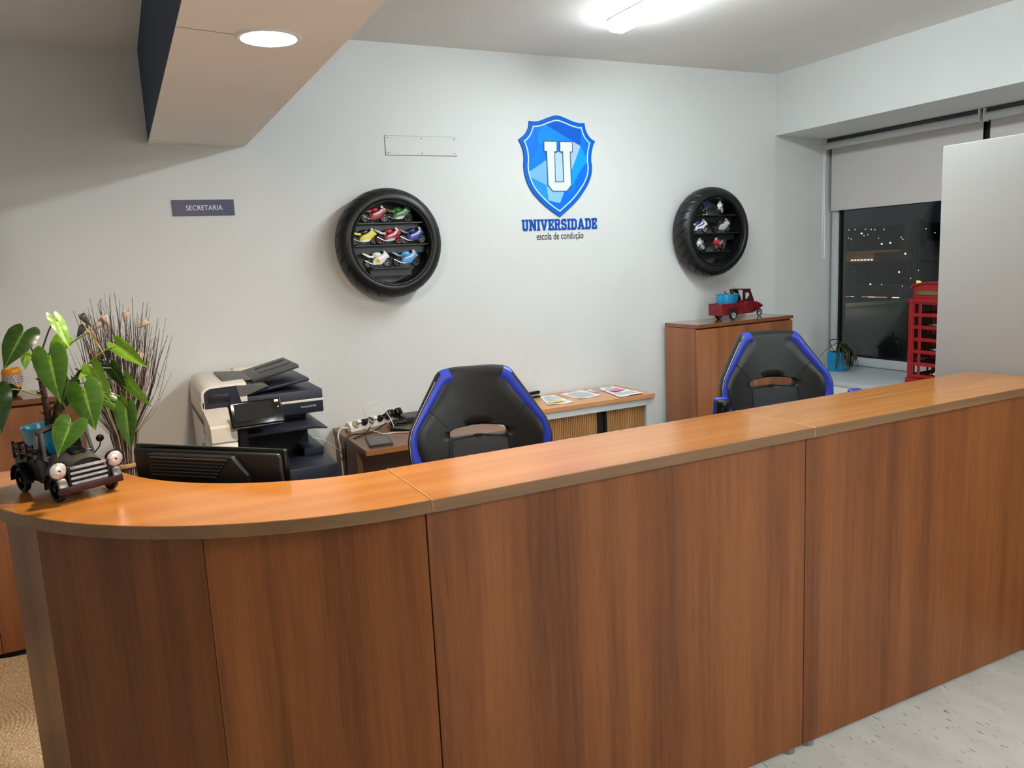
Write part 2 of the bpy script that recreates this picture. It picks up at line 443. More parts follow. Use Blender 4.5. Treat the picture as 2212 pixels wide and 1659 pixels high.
# ================================================================== THE ROOM
WY = 4.4; WX = 4.42; CZ = 2.935; CZL = 2.806; BZ = 2.359
X0, Y0 = -2.8, -3.2
g = G().box(X0, 5.3, Y0, 4.6, -0.06, 0.0); struct(g.build('floor', M['floor'], smooth=0))
g = G().box(X0, WX, WY, WY + 0.15, 0, 3.1)
struct(g.build('wall_back', M['wall'], smooth=0))
# the window bay: a reveal that turns slightly, a deep sill, a lintel over it
g = G().prism([(WX, WY), (5.3, 4.505), (5.3, 4.7), (WX, 4.7)], 0, 3.1, 'xy')
struct(g.build('wall_reveal', M['wall'], smooth=0))
g = G().box(WX, 5.4, Y0, WY + 0.1, 2.507, 3.1); struct(g.build('wall_lintel', M['wall'], smooth=0))
g = G().box(WX, 5.2, Y0, WY + 0.1, 0, 0.72); struct(g.build('wall_parapet', M['wall'], smooth=0))
g = G().box(WX, 5.3, Y0, 1.45, 0.72, 2.507); struct(g.build('wall_right', M['wall'], smooth=0))
g = G().box(X0 - 0.15, X0, Y0, 4.6, 0, 3.1); struct(g.build('wall_left', M['wall'], smooth=0))
g = G().box(X0, 5.3, Y0 - 0.15, Y0, 0, 3.1); struct(g.build('wall_front', M['wall'], smooth=0))
g = G().box(0.45, WX, Y0, WY, CZ, CZ + 0.1); struct(g.build('ceiling', M['ceil'], smooth=0))
g = G().box(X0, 0.45, Y0, WY, CZL, CZL + 0.2); struct(g.build('ceiling_left', M['ceil'], smooth=0))
# beam boxed in between the two ceilings: navy cheeks, pale underside
g = G().box(0.221, 0.683, Y0, WY, BZ + 0.004, CZL + 0.2)
beam = struct(g.build('ceiling_beam', M['navy_wall'], smooth=0))
g = G().box(0.2195, 0.6845, Y0, WY, BZ, BZ + 0.004)
g.build('soffit_panel', M['soffit'], beam, smooth=0)
# hairline crack running from the beam edge to the downlight
g = G(); pts = [(0.2197, 2.36), (0.25, 2.362), (0.27, 2.369), (0.30, 2.372), (0.33, 2.380), (0.372, 2.386)]
for a, b_ in zip(pts, pts[1:]):
    g.tube([(a[0], a[1], BZ), (b_[0], b_[1], BZ)], 0.0009, 4, 1)
g.build('crack', M['charcoal'], beam)

# sill
g = G().box(4.40, 5.12, 1.5, 4.47, 0.72, 0.762, 0.004)
struct(g.build('window_sill', M['sill']))

# window: frame, gasket, panes
def window(name, y0, y1):
    z0, z1 = 0.765, 2.507
    g = G()
    X = 5.1
    for (a, b_, c, d) in ((y0, y0 + 0.055, z0, z1), (y1 - 0.055, y1, z0, z1), (y0 + 0.055, y1 - 0.055, z0, z0 + 0.065), (y0 + 0.055, y1 - 0.055, z1 - 0.06, z1)):
        g.box(X - 0.03, X + 0.05, a, b_, c, d, 0.004)
    fr = struct(g.build(name, M['alu']))
    g = G()
    yi0, yi1, zi0, zi1 = y0 + 0.055, y1 - 0.055, z0 + 0.065, z1 - 0.06
    for (a, b_, c, d) in ((yi0, yi0 + 0.016, zi0, zi1), (yi1 - 0.016, yi1, zi0, zi1), (yi0, yi1, zi0, zi0 + 0.012), (yi0, yi1, zi1 - 0.012, zi1)):
        g.box(X - 0.012, X + 0.02, a, b_, c, d)
    g.build('gasket', M['pure_black'], fr, smooth=0)
    g = G().box(X, X + 0.006, yi0 + 0.008, yi1 - 0.008, zi0 + 0.006, zi1 - 0.006)
    g.build('pane', M['glass'], fr, smooth=0)
window('window_1', 3.275, 4.452)
window('window_2', 1.96, 3.16)
g = G().box(5.065, 5.15, 3.162, 3.273, 0.765, 2.507, 0.004)
tag(g.build('window_mullion', M['pure_black']), kind='structure')

# roller blinds
def blind(y0, y1, label, cord):
    t = thing('roller_blind', label, 'blind', (5.02, y0, 2.455))
    L_ = y1 - y0; ya_, yb_ = (0.004, 0.03) if cord else (0.03, 0.022)
    g = G().cyl((0, 0.012, 0), (0, L_ - 0.012, 0), 0.026, n=20); g.build('roller_tube', M['white_metal'], t)
    for yy in (0.0, L_ - 0.012):
        g = G().box(-0.03, 0.03, yy, yy + 0.012, -0.032, 0.052, 0.005); g.build('bracket', M['white_plastic'], t)
    g = G().box(-0.008, 0.05, 0.0, L_, 0.026, 0.051, 0.002); g.build('head_rail', M['charcoal'], t)
    g = G().box(0.022, 0.0245, ya_, L_ - yb_, -0.485, 0.0); g.build('blind_fabric', M['blind'], t)
    g = G().box(0.017, 0.029, ya_, L_ - yb_, -0.495, -0.475, 0.003); g.build('hem_bar', M['blind'], t)
    if cord:
        g = G()
        y = L_ - 0.002
        g.tube([(-0.028, y, 0), (-0.034, y, -0.4), (-0.036, y + 0.004, -0.80), (-0.022, y + 0.004, -0.848), (-0.008, y + 0.002, -0.80), (-0.02, y, -0.35), (-0.012, y, 0)], 0.005, 6, 8)
        g.build('pull_cord', M['paper'], t)
blind(3.245, 4.468, 'pale roller blind with pull cord half lowered in the window corner', True)
blind(2.0, 3.225, 'pale roller blind mostly hidden behind the tall white partition', False)

# tall white partition beside the counter end
t = thing('partition_panel', 'tall satin white partition standing at the right end of the counter', 'partition', (3.31, 1.0, 0))
g = G().box(0, 0.034, 0, 1.312, 0.0, 2.106, 0.006, 3); g.build('panel', M['panel_white'], t)
for yy in (0.12, 1.12):
    g = G().box(-0.012, 0.046, yy, yy + 0.06, 0, 0.03, 0.003); g.build('foot', M['steel'], t)

# ceiling lights
def tube_light(x, y0, y1, label, group=None, glow='tube_glow', cz=CZ):
    t = thing('tube_light', label, 'lamp', (x, y0, cz), group=group)
    L_ = y1 - y0
    g = G().box(-0.0585, 0.0585, 0, L_, -0.022, 0, 0.003); g.build('housing', M['white_metal'], t)
    g = G()
    prof = [(-0.058, -0.0222), (-0.058, -0.036), (-0.052, -0.054), (-0.032, -0.066), (0.032, -0.066), (0.052, -0.054), (0.058, -0.036), (0.058, -0.0222)]
    g.prism(prof, 0.004, L_ - 0.004, 'xz', 0.006, 2); g.build('diffuser', M[glow], t)
    for yy in (-0.002, L_ - 0.003):
        g = G().prism([(-0.057, -0.03), (-0.052, 0), (0.052, 0), (0.057, -0.03)], yy, yy + 0.005, 'xz')
        g.build('end_cap', M['white_plastic'], t)
tube_light(2.53, 2.2, 3.66, 'cool white linear ceiling light over the desks')

tube_light(2.53, -1.9, -0.3, 'unseen cool fill tube added over the waiting side of the room', glow='front_fill_glow')  # added out of view to fill the counter front and floor
tube_light(3.7, -2.4, -0.8, 'unseen cool fill tube added near the window of the waiting side', glow='front_fill_glow')  # second added tube, more fill for floor and window side
tube_light(-1.3, -1.4, 0.2, 'unseen warm fill tube added over the entrance left of the beam', glow='entry_fill_glow', cz=CZL)  # added out of view as weak warm fill

def downlight(x, y, label, group=None, glow='down_glow'):
    t = thing('downlight', label, 'lamp', (x, y, BZ), group=group)
    g = G().lathe([(0.074, -0.001), (0.078, -0.006), (0.088, -0.005), (0.092, 0.0), (0.074, 0.0)], 40, cap=False); g.build('trim_ring', M['white_metal'], t)
    g = G().lathe([(0.0, -0.0035), (0.04, -0.0035), (0.074, -0.0025)], 40, cap=False); g.build('diffuser', M[glow], t, recalc=False)
downlight(0.465, 2.388, 'round warm downlight set in the underside of the beam')
DL = 'further downlights along the beam toward the entrance'
for yy in (-0.2, -2.4):
    downlight(0.465, yy, 'round warm downlight in the beam %s' % ('just behind the viewer' if yy > -1 else 'far behind the viewer near the entrance'), DL, 'front_glow')

# white cable looped on the navy cheek of the beam
g = G().tube([(0.2165, 2.19, 2.81), (0.2165, 2.20, 2.62), (0.2165, 2.235, 2.50), (0.2165, 2.262, 2.47), (0.2165, 2.275, 2.52), (0.2165, 2.25, 2.66), (0.2165, 2.235, 2.81)], 0.0035, 6, 6)
tag(g.build('cable_loop', M['white_plastic']), 'thin white cable loop hanging on the navy side of the ceiling beam', 'cable')

# ================================================================== RECEPTION COUNTER
TOP = 1.13; TB = 1.098
def straight_unit(x0, x1, px0, px1, label, endpanel):
    t = thing('reception_counter', label, 'counter', (x0, 1.75, 0), group='straight reception counter units')
    W = x1 - x0
    g = G().box(0.0022, W - 0.0003, 0.0025, 0.36, TB + 0.001, TOP, 0.0012, 1); g.build('worktop', M['wood_h'], t)
    g = G().box(0.0012, W - 0.0012, 0.0, 0.0025, TB, TOP - 0.001)
    g.box(0.0012, W - 0.0012, 0.36, 0.3625, TB, TOP - 0.001)
    g.build('edge_band', M['wood_edge'], t, smooth=0)
    g = G().box(px0 - x0 + 0.0012, px1 - x0 - 0.0012, 0.02, 0.038, 0.022, TB, 0.001, 1); g.build('front_panel', M['wood_v'], t)
    g = G().box(0.0002, 0.0022, 0.0005, 0.362, TB + 0.001, TOP + 0.0003); g.build('edge_highlight', M['highlight'], t, smooth=0)  # pale strip paints the bevel's highlight along the seam
    for xx in (px0 - x0 + 0.02, px1 - x0 - 0.038):
        g = G().box(xx, xx + 0.018, 0.038, 0.34, 0.022, TB); g.build('side_panel', M['wood_v'], t, smooth=0)
    g = G().box(px0 - x0 + 0.038, px1 - x0 - 0.038, 0.038, 0.58, 0.725, 0.75, 0.002, 1); g.build('desk_top', M['wood_h'], t)
    for xx in (px0 - x0 + 0.045, px1 - x0 - 0.045):
        g = G().cyl((xx, 0.046, 0), (xx, 0.046, 0.024), 0.024, n=16); g.build('foot', M['steel'], t)
        g = G().cyl((xx, 0.54, 0), (xx, 0.54, 0.725), 0.02, n=16); g.build('leg', M['steel'], t)
straight_unit(0.632, 1.934, 0.620, 1.914, 'cherry laminate counter unit between the curved corner and the second seam', False)
straight_unit(1.934, 3.279, 1.914, 3.262, 'cherry laminate counter unit at the far right ending by the partition', True)

OX, OY, RI, RO = 0.63, 2.828, 0.722, 1.076
def arc(r, a0, a1, n): return [(-r * math.sin(rad(a0 + (a1 - a0) * i / n)), -r * math.cos(rad(a0 + (a1 - a0) * i / n))) for i in range(n + 1)]
t = thing('corner_counter', 'quarter round cherry counter corner carrying the black tin truck', 'counter', (OX, OY, 0))
def sector(g, r0, r1, z0, z1, n=48, a1=90.0):
    A, B = arc(r0, 0.05, a1, n), arc(r1, 0.05, a1, n)
    tb = bmesh.new()
    vs_ = [[tb.verts.new((p[0], p[1], z)) for p in P] for P in (A, B) for z in (z0, z1)]
    a0_, a1_, b0, b1 = vs_
    for i in range(n):
        tb.faces.new((a1_[i], b1[i], b1[i + 1], a1_[i + 1])); tb.faces.new((a0_[i], a0_[i + 1], b0[i + 1], b0[i]))
        tb.faces.new((b0[i], b0[i + 1], b1[i + 1], b1[i])); tb.faces.new((a0_[i], a1_[i], a1_[i + 1], a0_[i + 1]))
    for k in (0, n): tb.faces.new((a0_[k], b0[k], b1[k], a1_[k]))
    g.merge(tb)
g = G(); sector(g, RI + 0.0025, RO - 0.0025, TB + 0.001, TOP); g.build('worktop', M['wood_h'], t)
g = G(); sector(g, RO - 0.0025, RO, TB, TOP - 0.001); sector(g, RI, RI + 0.0025, TB, TOP - 0.001); g.build('edge_band', M['wood_edge'], t)
PR = 1.046
def pol(a, r=PR): return Vector((-r * math.sin(rad(a)), -r * math.cos(rad(a)), 0))
corners = [pol(0.6, 1.058), pol(29.6), pol(57.5)]
endp = pol(57.5).lerp(pol(90), 0.72)
corners.append(endp)
for i in range(3):
    a, b_ = corners[i], corners[i + 1]
    d = (b_ - a).normalized(); n_ = Vector((d.y, -d.x, 0))
    if n_.dot(a) > 0: n_ = -n_
    e = 0.0015
    a2, b2 = a + d * e, b_ - d * e
    g = G().prism([(a2.x, a2.y), (b2.x, b2.y), (b2.x + n_.x * .018, b2.y + n_.y * .018), (a2.x + n_.x * .018, a2.y + n_.y * .018)], 0.022, TB, 'xy')
    g.build('facet_panel', M['wood_v'], t, smooth=0)
# the recess panel that closes the left flank under the worktop
g = G().prism([(endp.x + .02, endp.y), (-0.80, 0.0), (-0.78, 0.0), (endp.x + .04, endp.y)], 0.022, TB, 'xy'); g.build('end_panel', M['wood_v'], t, smooth=0)
g = G(); sector(g, 0.30, 1.0, 0.725, 0.75, 32, 84); g.build('desk_top', M['wood_h'], t)
for a in (12, 44, 70):
    p = pol(a, 0.97); g = G().cyl((p.x, p.y, 0), (p.x, p.y, 0.024), 0.022, n=16); g.build('foot', M['steel'], t)
for a in (20, 62):
    p = pol(a, 0.42); g = G().cyl((p.x, p.y, 0), (p.x, p.y, 0.725), 0.02, n=16); g.build('leg', M['steel'], t)

# ================================================================== WALL THINGS
# sign SECRETARIA
t = thing('door_sign', 'navy sign reading SECRETARIA on the back wall left of the round shelf', 'sign', (0.448, WY, 2.047))
g = G().box(-0.151, 0.151, -0.005, 0, -0.0405, 0.0405, 0.0008, 1); g.build('plate', M['sign_navy'], t)
g = G(); text_geo(g, 'SECRETARIA', 0.0245, 0.177, 0.0006, T(0.004, -0.0052, -0.0125)); g.build('lettering', M['white_ink'], t, smooth=0)

# painted-over cover plate with six screws
t = thing('cover_plate', 'rectangular blank cover plate painted wall colour high on back wall', 'plate', (1.667, WY, 2.380))
g = G().box(-0.219, 0.219, -0.004, 0, -0.053, 0.053, 0.0012, 1); g.build('plate', M['wall'], t)
g = G(); 
for (x0_, x1_, z0_, z1_) in ((-0.2215, -0.219, -0.0545, 0.0545), (-0.2215, 0.2215, -0.0558, -0.053), (-0.2215, 0.2215, 0.053, 0.0545)):
    g.box(x0_, x1_, -0.001, 0, z0_, z1_)
g.build('edge_shadow', M['grey_plastic'], t, smooth=0)  # grey strips paint the plate's edge shadow on three sides
for xx in (-0.205, 0.0, 0.203):
    for zz in (-0.041, 0.041):
        g = G().cyl((xx, -0.0052, zz), (xx, -0.0035, zz), 0.0036, n=10); g.build('screw', M['grey_plastic'], t)

# emblem: shield, facets, letter
OUT = [(2.573, 2.582), (2.629, 2.57), (2.685, 2.551), (2.73, 2.542), (2.776, 2.542), (2.783, 2.504), (2.798, 2.472), (2.823, 2.446), (2.852, 2.432), (2.834, 2.398), (2.821, 2.349), (2.818, 2.306), (2.822, 2.273), (2.815, 2.219), (2.786, 2.159), (2.744, 2.105), (2.697, 2.056), (2.643, 2.013), (2.603, 1.984), (2.572, 1.961), (2.527, 1.988), (2.472, 2.026), (2.419, 2.072), (2.378, 2.117), (2.35, 2.165), (2.331, 2.222), (2.326, 2.274), (2.33, 2.31), (2.328, 2.357), (2.316, 2.398), (2.298, 2.431), (2.34, 2.46), (2.361, 2.486), (2.374, 2.517), (2.376, 2.542), (2.417, 2.54), (2.46, 2.549), (2.516, 2.569)]
_sharp = {(2.776, 2.542), (2.852, 2.432), (2.572, 1.961), (2.298, 2.431), (2.376, 2.542)}
_corner = [p in _sharp for p in OUT]
def soften(P, sub=4):
    n = len(P); out = []
    for i in range(n):
        b, c = Vector(P[i]), Vector(P[(i + 1) % n])
        a = b - (c - b) if _corner[i] else Vector(P[i - 1])
        d = c + (c - b) if _corner[(i + 1) % n] else Vector(P[(i + 2) % n])
        for k in range(sub):
            t = k / sub
            q = 0.5 * ((2 * b) + (c - a) * t + (2 * a - 5 * b + 4 * c - d) * t * t + (3 * b - a - 3 * c + d) * t ** 3)
            out.append((q.x, q.y))
    return out
EC = (2.574, 2.28)
def inset_poly(P, d):
    n = len(P); out = []
    area = sum(P[i][0] * P[(i + 1) % n][1] - P[(i + 1) % n][0] * P[i][1] for i in range(n))
    s = 1 if area > 0 else -1
    for i in range(n):
        p0, p1, p2 = Vector(P[i - 1]), Vector(P[i]), Vector(P[(i + 1) % n])
        e0, e1 = (p1 - p0).normalized(), (p2 - p1).normalized()
        n0, n1 = Vector((-e0.y, e0.x)) * s, Vector((-e1.y, e1.x)) * s
        b_ = n0 + n1
        b_ = b_ / max(0.35, b_.length_squared / 2.0)
        q = p1 + b_ * d; out.append((q.x, q.y))
    return out
t = thing('wall_emblem', 'blue faceted shield emblem with big white letter U on back wall', 'emblem', (EC[0], WY, EC[1]))
def loc2(P): return [(x - EC[0], z - EC[1]) for x, z in P]
def ring2(g, A, B, y0_, y1_):
    tb = bmesh.new(); n = len(A)
    V = [[tb.verts.new((p[0], y_, p[1])) for p in P] for P in (A, B) for y_ in (y0_, y1_)]
    for i in range(n):
        j = (i + 1) % n
        tb.faces.new((V[0][i], V[0][j], V[2][j], V[2][i])); tb.faces.new((V[1][i], V[3][i], V[3][j], V[1][j]))
        tb.faces.new((V[0][i], V[1][i], V[1][j], V[0][j])); tb.faces.new((V[2][i], V[2][j], V[3][j], V[3][i]))
    return g.merge(tb)
in1 = soften(inset_poly(OUT, 0.0255)); in2 = soften(inset_poly(OUT, 0.0335)); in3 = soften(inset_poly(OUT, 0.027)); OUT = soften(OUT)
g = G(); ring2(g, loc2(OUT), loc2(in1), -0.0098, 0.0); g.build('shield_border', M['logo_blue'], t, smooth=0)
g = G(); ring2(g, loc2(in1), loc2(in2), -0.0100, 0.0); g.build('border_line', M['logo_pale'], t, smooth=0)
g = G().prism(loc2(in3), -0.0070, 0.0, 'xz'); g.build('shield_field', mat('logo field', (4, 118, 226), 0.5, var=0.01, spec=0.2), t, smooth=0)
FAC = [([(2.49, 2.522), (2.571, 2.545), (2.751, 2.507), (2.743, 2.401), (2.686, 2.429)], (2, 92, 202)),
       ([(2.465, 2.513), (2.49, 2.522), (2.686, 2.429), (2.598, 2.43), (2.435, 2.405), (2.432, 2.478)], (6, 138, 240)),
       ([(2.372, 2.3), (2.435, 2.405), (2.459, 2.403), (2.486, 2.31), (2.362, 2.246)], (2, 124, 232)),
       ([(2.362, 2.239), (2.486, 2.31), (2.488, 2.154), (2.366, 2.208)], (120, 182, 242)),
       ([(2.366, 2.206), (2.488, 2.154), (2.494, 2.063), (2.474, 2.062), (2.402, 2.124)], (38, 146, 242)),
       ([(2.481, 2.151), (2.609, 2.116), (2.574, 2.046), (2.493, 2.063)], (134, 194, 246)),
       ([(2.683, 2.427), (2.74, 2.401), (2.669, 2.25), (2.664, 2.357)], (168, 196, 238)),
       ([(2.74, 2.401), (2.77, 2.348), (2.783, 2.305), (2.665, 2.151), (2.669, 2.25)], (4, 158, 250)),
       ([(2.783, 2.305), (2.782, 2.241), (2.755, 2.168), (2.699, 2.118), (2.71, 2.218)], (2, 110, 226)),
       ([(2.574, 2.046), (2.609, 2.116), (2.699, 2.118), (2.644, 2.05), (2.575, 2.004), (2.525, 2.038)], (2, 112, 230))]
for i, (P, col) in enumerate(FAC):
    g = G().prism(loc2(P), -0.0085 - 0.00005 * i, -0.0072, 'xz'); g.build('facet', mat('facet blue %d' % i, col, 0.5, var=0.01, spec=0.2), t, smooth=0)
UU = [(2.471, 2.427), (2.57, 2.428), (2.568, 2.359), (2.551, 2.359), (2.548, 2.18), (2.603, 2.181), (2.603, 2.359), (2.583, 2.359), (2.585, 2.427), (2.683, 2.428), (2.681, 2.359), (2.664, 2.358), (2.664, 2.154), (2.627, 2.116), (2.522, 2.117), (2.488, 2.156), (2.487, 2.36), (2.469, 2.359)]
g = G().prism(loc2(UU), -0.0105, -0.0085, 'xz'); g.build('letter_outline', M['logo_grey'], t, smooth=0)
g = G().prism(loc2(inset_poly(UU, 0.0062)), -0.0115, -0.0104, 'xz'); g.build('letter', M['logo_white'], t, smooth=0)
g = G().prism(loc2([(2.550, 2.350), (2.577, 2.362), (2.604, 2.350), (2.604, 2.180), (2.547, 2.180)]), -0.0092, -0.0085, 'xz'); g.build('facet', mat('facet pale', (176, 206, 234), 0.4), t, smooth=0)

# slab lettering UNIVERSIDADE: every letter its own piece
def R_(x0, y0, x1, y1): return [(x0, y0), (x1, y0), (x1, y1), (x0, y1)]
SL = {
 'U': (0.80, [R_(0, .8, .36, 1), R_(.44, .8, .8, 1), [(.07, .8), (.07, .17), (.22, 0), (.58, 0), (.73, .17), (.73, .8), (.51, .8), (.51, .26), (.46, .21), (.34, .21), (.29, .26), (.29, .8)]]),
 'N': (0.90, [R_(0, .82, .34, 1), R_(.58, .82, .9, 1), R_(0, 0, .34, .18), R_(.08, .1, .28, .9), R_(.64, 0, .84, .9), [(.08, 1), (.36, 1), (.84, 0), (.60, 0)]]),
 'I': (0.40, [R_(0, .82, .4, 1), R_(0, 0, .4, .18), R_(.09, .1, .31, .9)]),
 'V': (0.86, [R_(0, .82, .38, 1), R_(.48, .82, .86, 1), [(.06, .85), (.30, .85), (.43, .36), (.56, .85), (.80, .85), (.54, 0), (.32, 0)]]),
 'E': (0.70, [R_(0, .8, .7, 1), R_(0, 0, .7, .2), R_(.08, .1, .3, .9), R_(.2, .41, .54, .59), R_(.54, .62, .7, .9), R_(.54, .1, .7, .38), R_(.42, .34, .54, .66)]),
 'R': (0.82, [R_(0, 0, .40, .18), R_(.09, .1, .31, .9), [(0, 1), (.6, 1), (.76, .84), (.76, .56), (.66, .44), (.3, .44), (.3, .62), (.5, .62), (.54, .66), (.54, .78), (.5, .82), (0, .82)], [(.40, .46), (.62, .46), (.66, .18), (.82, .18), (.82, 0), (.50, 0), (.50, .18)]]),
 'S': (0.70, [[(.16, 1), (.46, 1), (.5, .93), (.5, 1), (.66, 1), (.66, .68), (.46, .68), (.42, .80), (.27, .80), (.23, .76), (.23, .68), (.27, .64), (.58, .56), (.70, .44), (.70, .14), (.56, 0), (.26, 0), (.2, .07), (.2, 0), (.03, 0), (.03, .34), (.22, .34), (.27, .2), (.43, .2), (.48, .25), (.48, .34), (.43, .39), (.13, .46), (.01, .58), (.01, .85)]]),
 'D': (0.80, [[(0, 1), (.58, 1), (.78, .82), (.78, .5), (.56, .5), (.56, .74), (.49, .81), (0, .81)], [(0, 0), (.58, 0), (.78, .18), (.78, .52), (.56, .52), (.56, .26), (.49, .19), (0, .19)], R_(.09, .1, .31, .9)]),
 'A': (0.92, [R_(0, 0, .36, .18), R_(.54, 0, .92, .18), [(.08, .1), (.31, .1), (.46, .72), (.61, .1), (.84, .1), (.58, 1), (.34, 1)], R_(.28, .26, .64, .42)]),
}
word = 'UNIVERSIDADE'; gap = 0.07
tot = sum(SL[c][0] for c in word) + gap * (len(word) - 1)
t = thing('wall_lettering', 'blue slab lettering UNIVERSIDADE under the shield emblem', 'lettering', (2.298, WY, 1.8785))
sx, sz = 0.552 / tot, 0.070
x = 0.0
for ch in word:
    wdt, polys = SL[ch]
    g = G()
    for k, P in enumerate(polys):
        g.prism([((p[0]) * sx, p[1] * sz) for p in P], -0.004 - 0.00006 * k, 0.0, 'xz')
    g.build('letter', M['logo_text'], t, loc=(x * sx, 0, 0), smooth=0)
    x += wdt + gap
g = G(); text_geo(g, 'escola de condução', 0.044, 0.346, 0.002, Matrix.Identity(4))
tag(g.build('wall_caption', M['pure_black'], loc=(2.572, WY, 1.821), smooth=0), 'black caption reading escola de condução under the blue lettering', 'lettering')

# ------------------------------------------------------------------ tyre shelves
_tyre = {}
def tyre_shelf(cx_, cz, label, phase, shelves):
    """motorcycle tyre hung on the wall, axis along y, with boards across its opening"""
    t = thing('tyre_shelf', label, 'shelf', (cx_, WY, cz))
    MX = RX(PI / 2)  # lathe z -> -y
    W = 0.165
    if 'me' not in _tyre:
        prof = []; NK = 40
        for k in range(NK + 1):
            a = -1 + 2 * k / NK
            prof.append((0.245 + 0.060 * (1 - abs(a) ** 2.6) ** 0.62, W / 2 + a * W / 2))
        prof = [(0.230, 0.004)] + prof + [(0.238, W - 0.004), (0.234, W - 0.010), (0.230, W - 0.010)]
        def groove(a, i):
            k = (i - 1) / NK * 2 - 1
            if not 0.06 < abs(k) < 0.88: return 0
            u = a / (2 * PI) * 26 + 0.85 * abs(k) ** 1.4 + (0.5 if k > 0 else 0)
            du = abs(u - round(u))
            end = min(1, (0.88 - abs(k)) / .12, (abs(k) - .06) / .08)
            return -0.0065 * end * min(1, max(0, 1 - du / 0.07) * 2)
        g = G().lathe(prof, 1100, MX, cap=False, rfun=groove); o = g.build('tyre', M['rubber'], t, smooth=60); _tyre['me'] = o.data
    else:
        o = bpy.data.objects.new('tyre', _tyre['me']); C.objects.link(o); o.parent = t; o.rotation_euler = (0, phase, 0)
    g = G().lathe([(0.236, 0.002), (0.236, W - 0.012), (0.2315, W - 0.003), (0.2265, W - 0.004), (0.2255, W - 0.010), (0.2225, W - 0.014), (0.2205, W - 0.020), (0.2205, 0.002)], 96, MX, cap=False)
    g.build('rim', M['rim'], t)
    g = G().lathe([(0.0, 0.001), (0.221, 0.001)], 64, MX, cap=False); g.build('wall_shade', M['wall_shade_grey'], t)  # grey disc paints the dim wall seen through the tyre
    for zz in shelves:
        hw = math.sqrt(max(0.001, 0.2208 ** 2 - zz ** 2)) - 0.002
        hw2 = math.sqrt(max(0.001, 0.2208 ** 2 - (zz - 0.05) ** 2)) - 0.002
        hw = min(hw, hw2)
        g = G().box(-hw, hw, -W + 0.03, -0.002, zz - 0.008, zz, 0.001, 1); b1 = g.build('shelf_board', M['shelf'], t)
        g = G().box(-hw, hw, -W + 0.085, -W + 0.093, zz - 0.05, zz - 0.008, 0.001, 1); g.build('apron', M['shelf'], b1)
    return t
SHZ = (0.114, -0.007, -0.133)
tyre_shelf(1.404, 1.830, 'round tyre shelf of toy motorcycles between the sign and the emblem', 0.1, SHZ)
tyre_shelf(3.737, 1.830, 'round tyre shelf of toy motorcycles right of the emblem', 1.0, SHZ)
tyre_shelf(-0.785, 1.830, 'round tyre shelf whose rim just enters at the left frame edge', 2.0, SHZ)

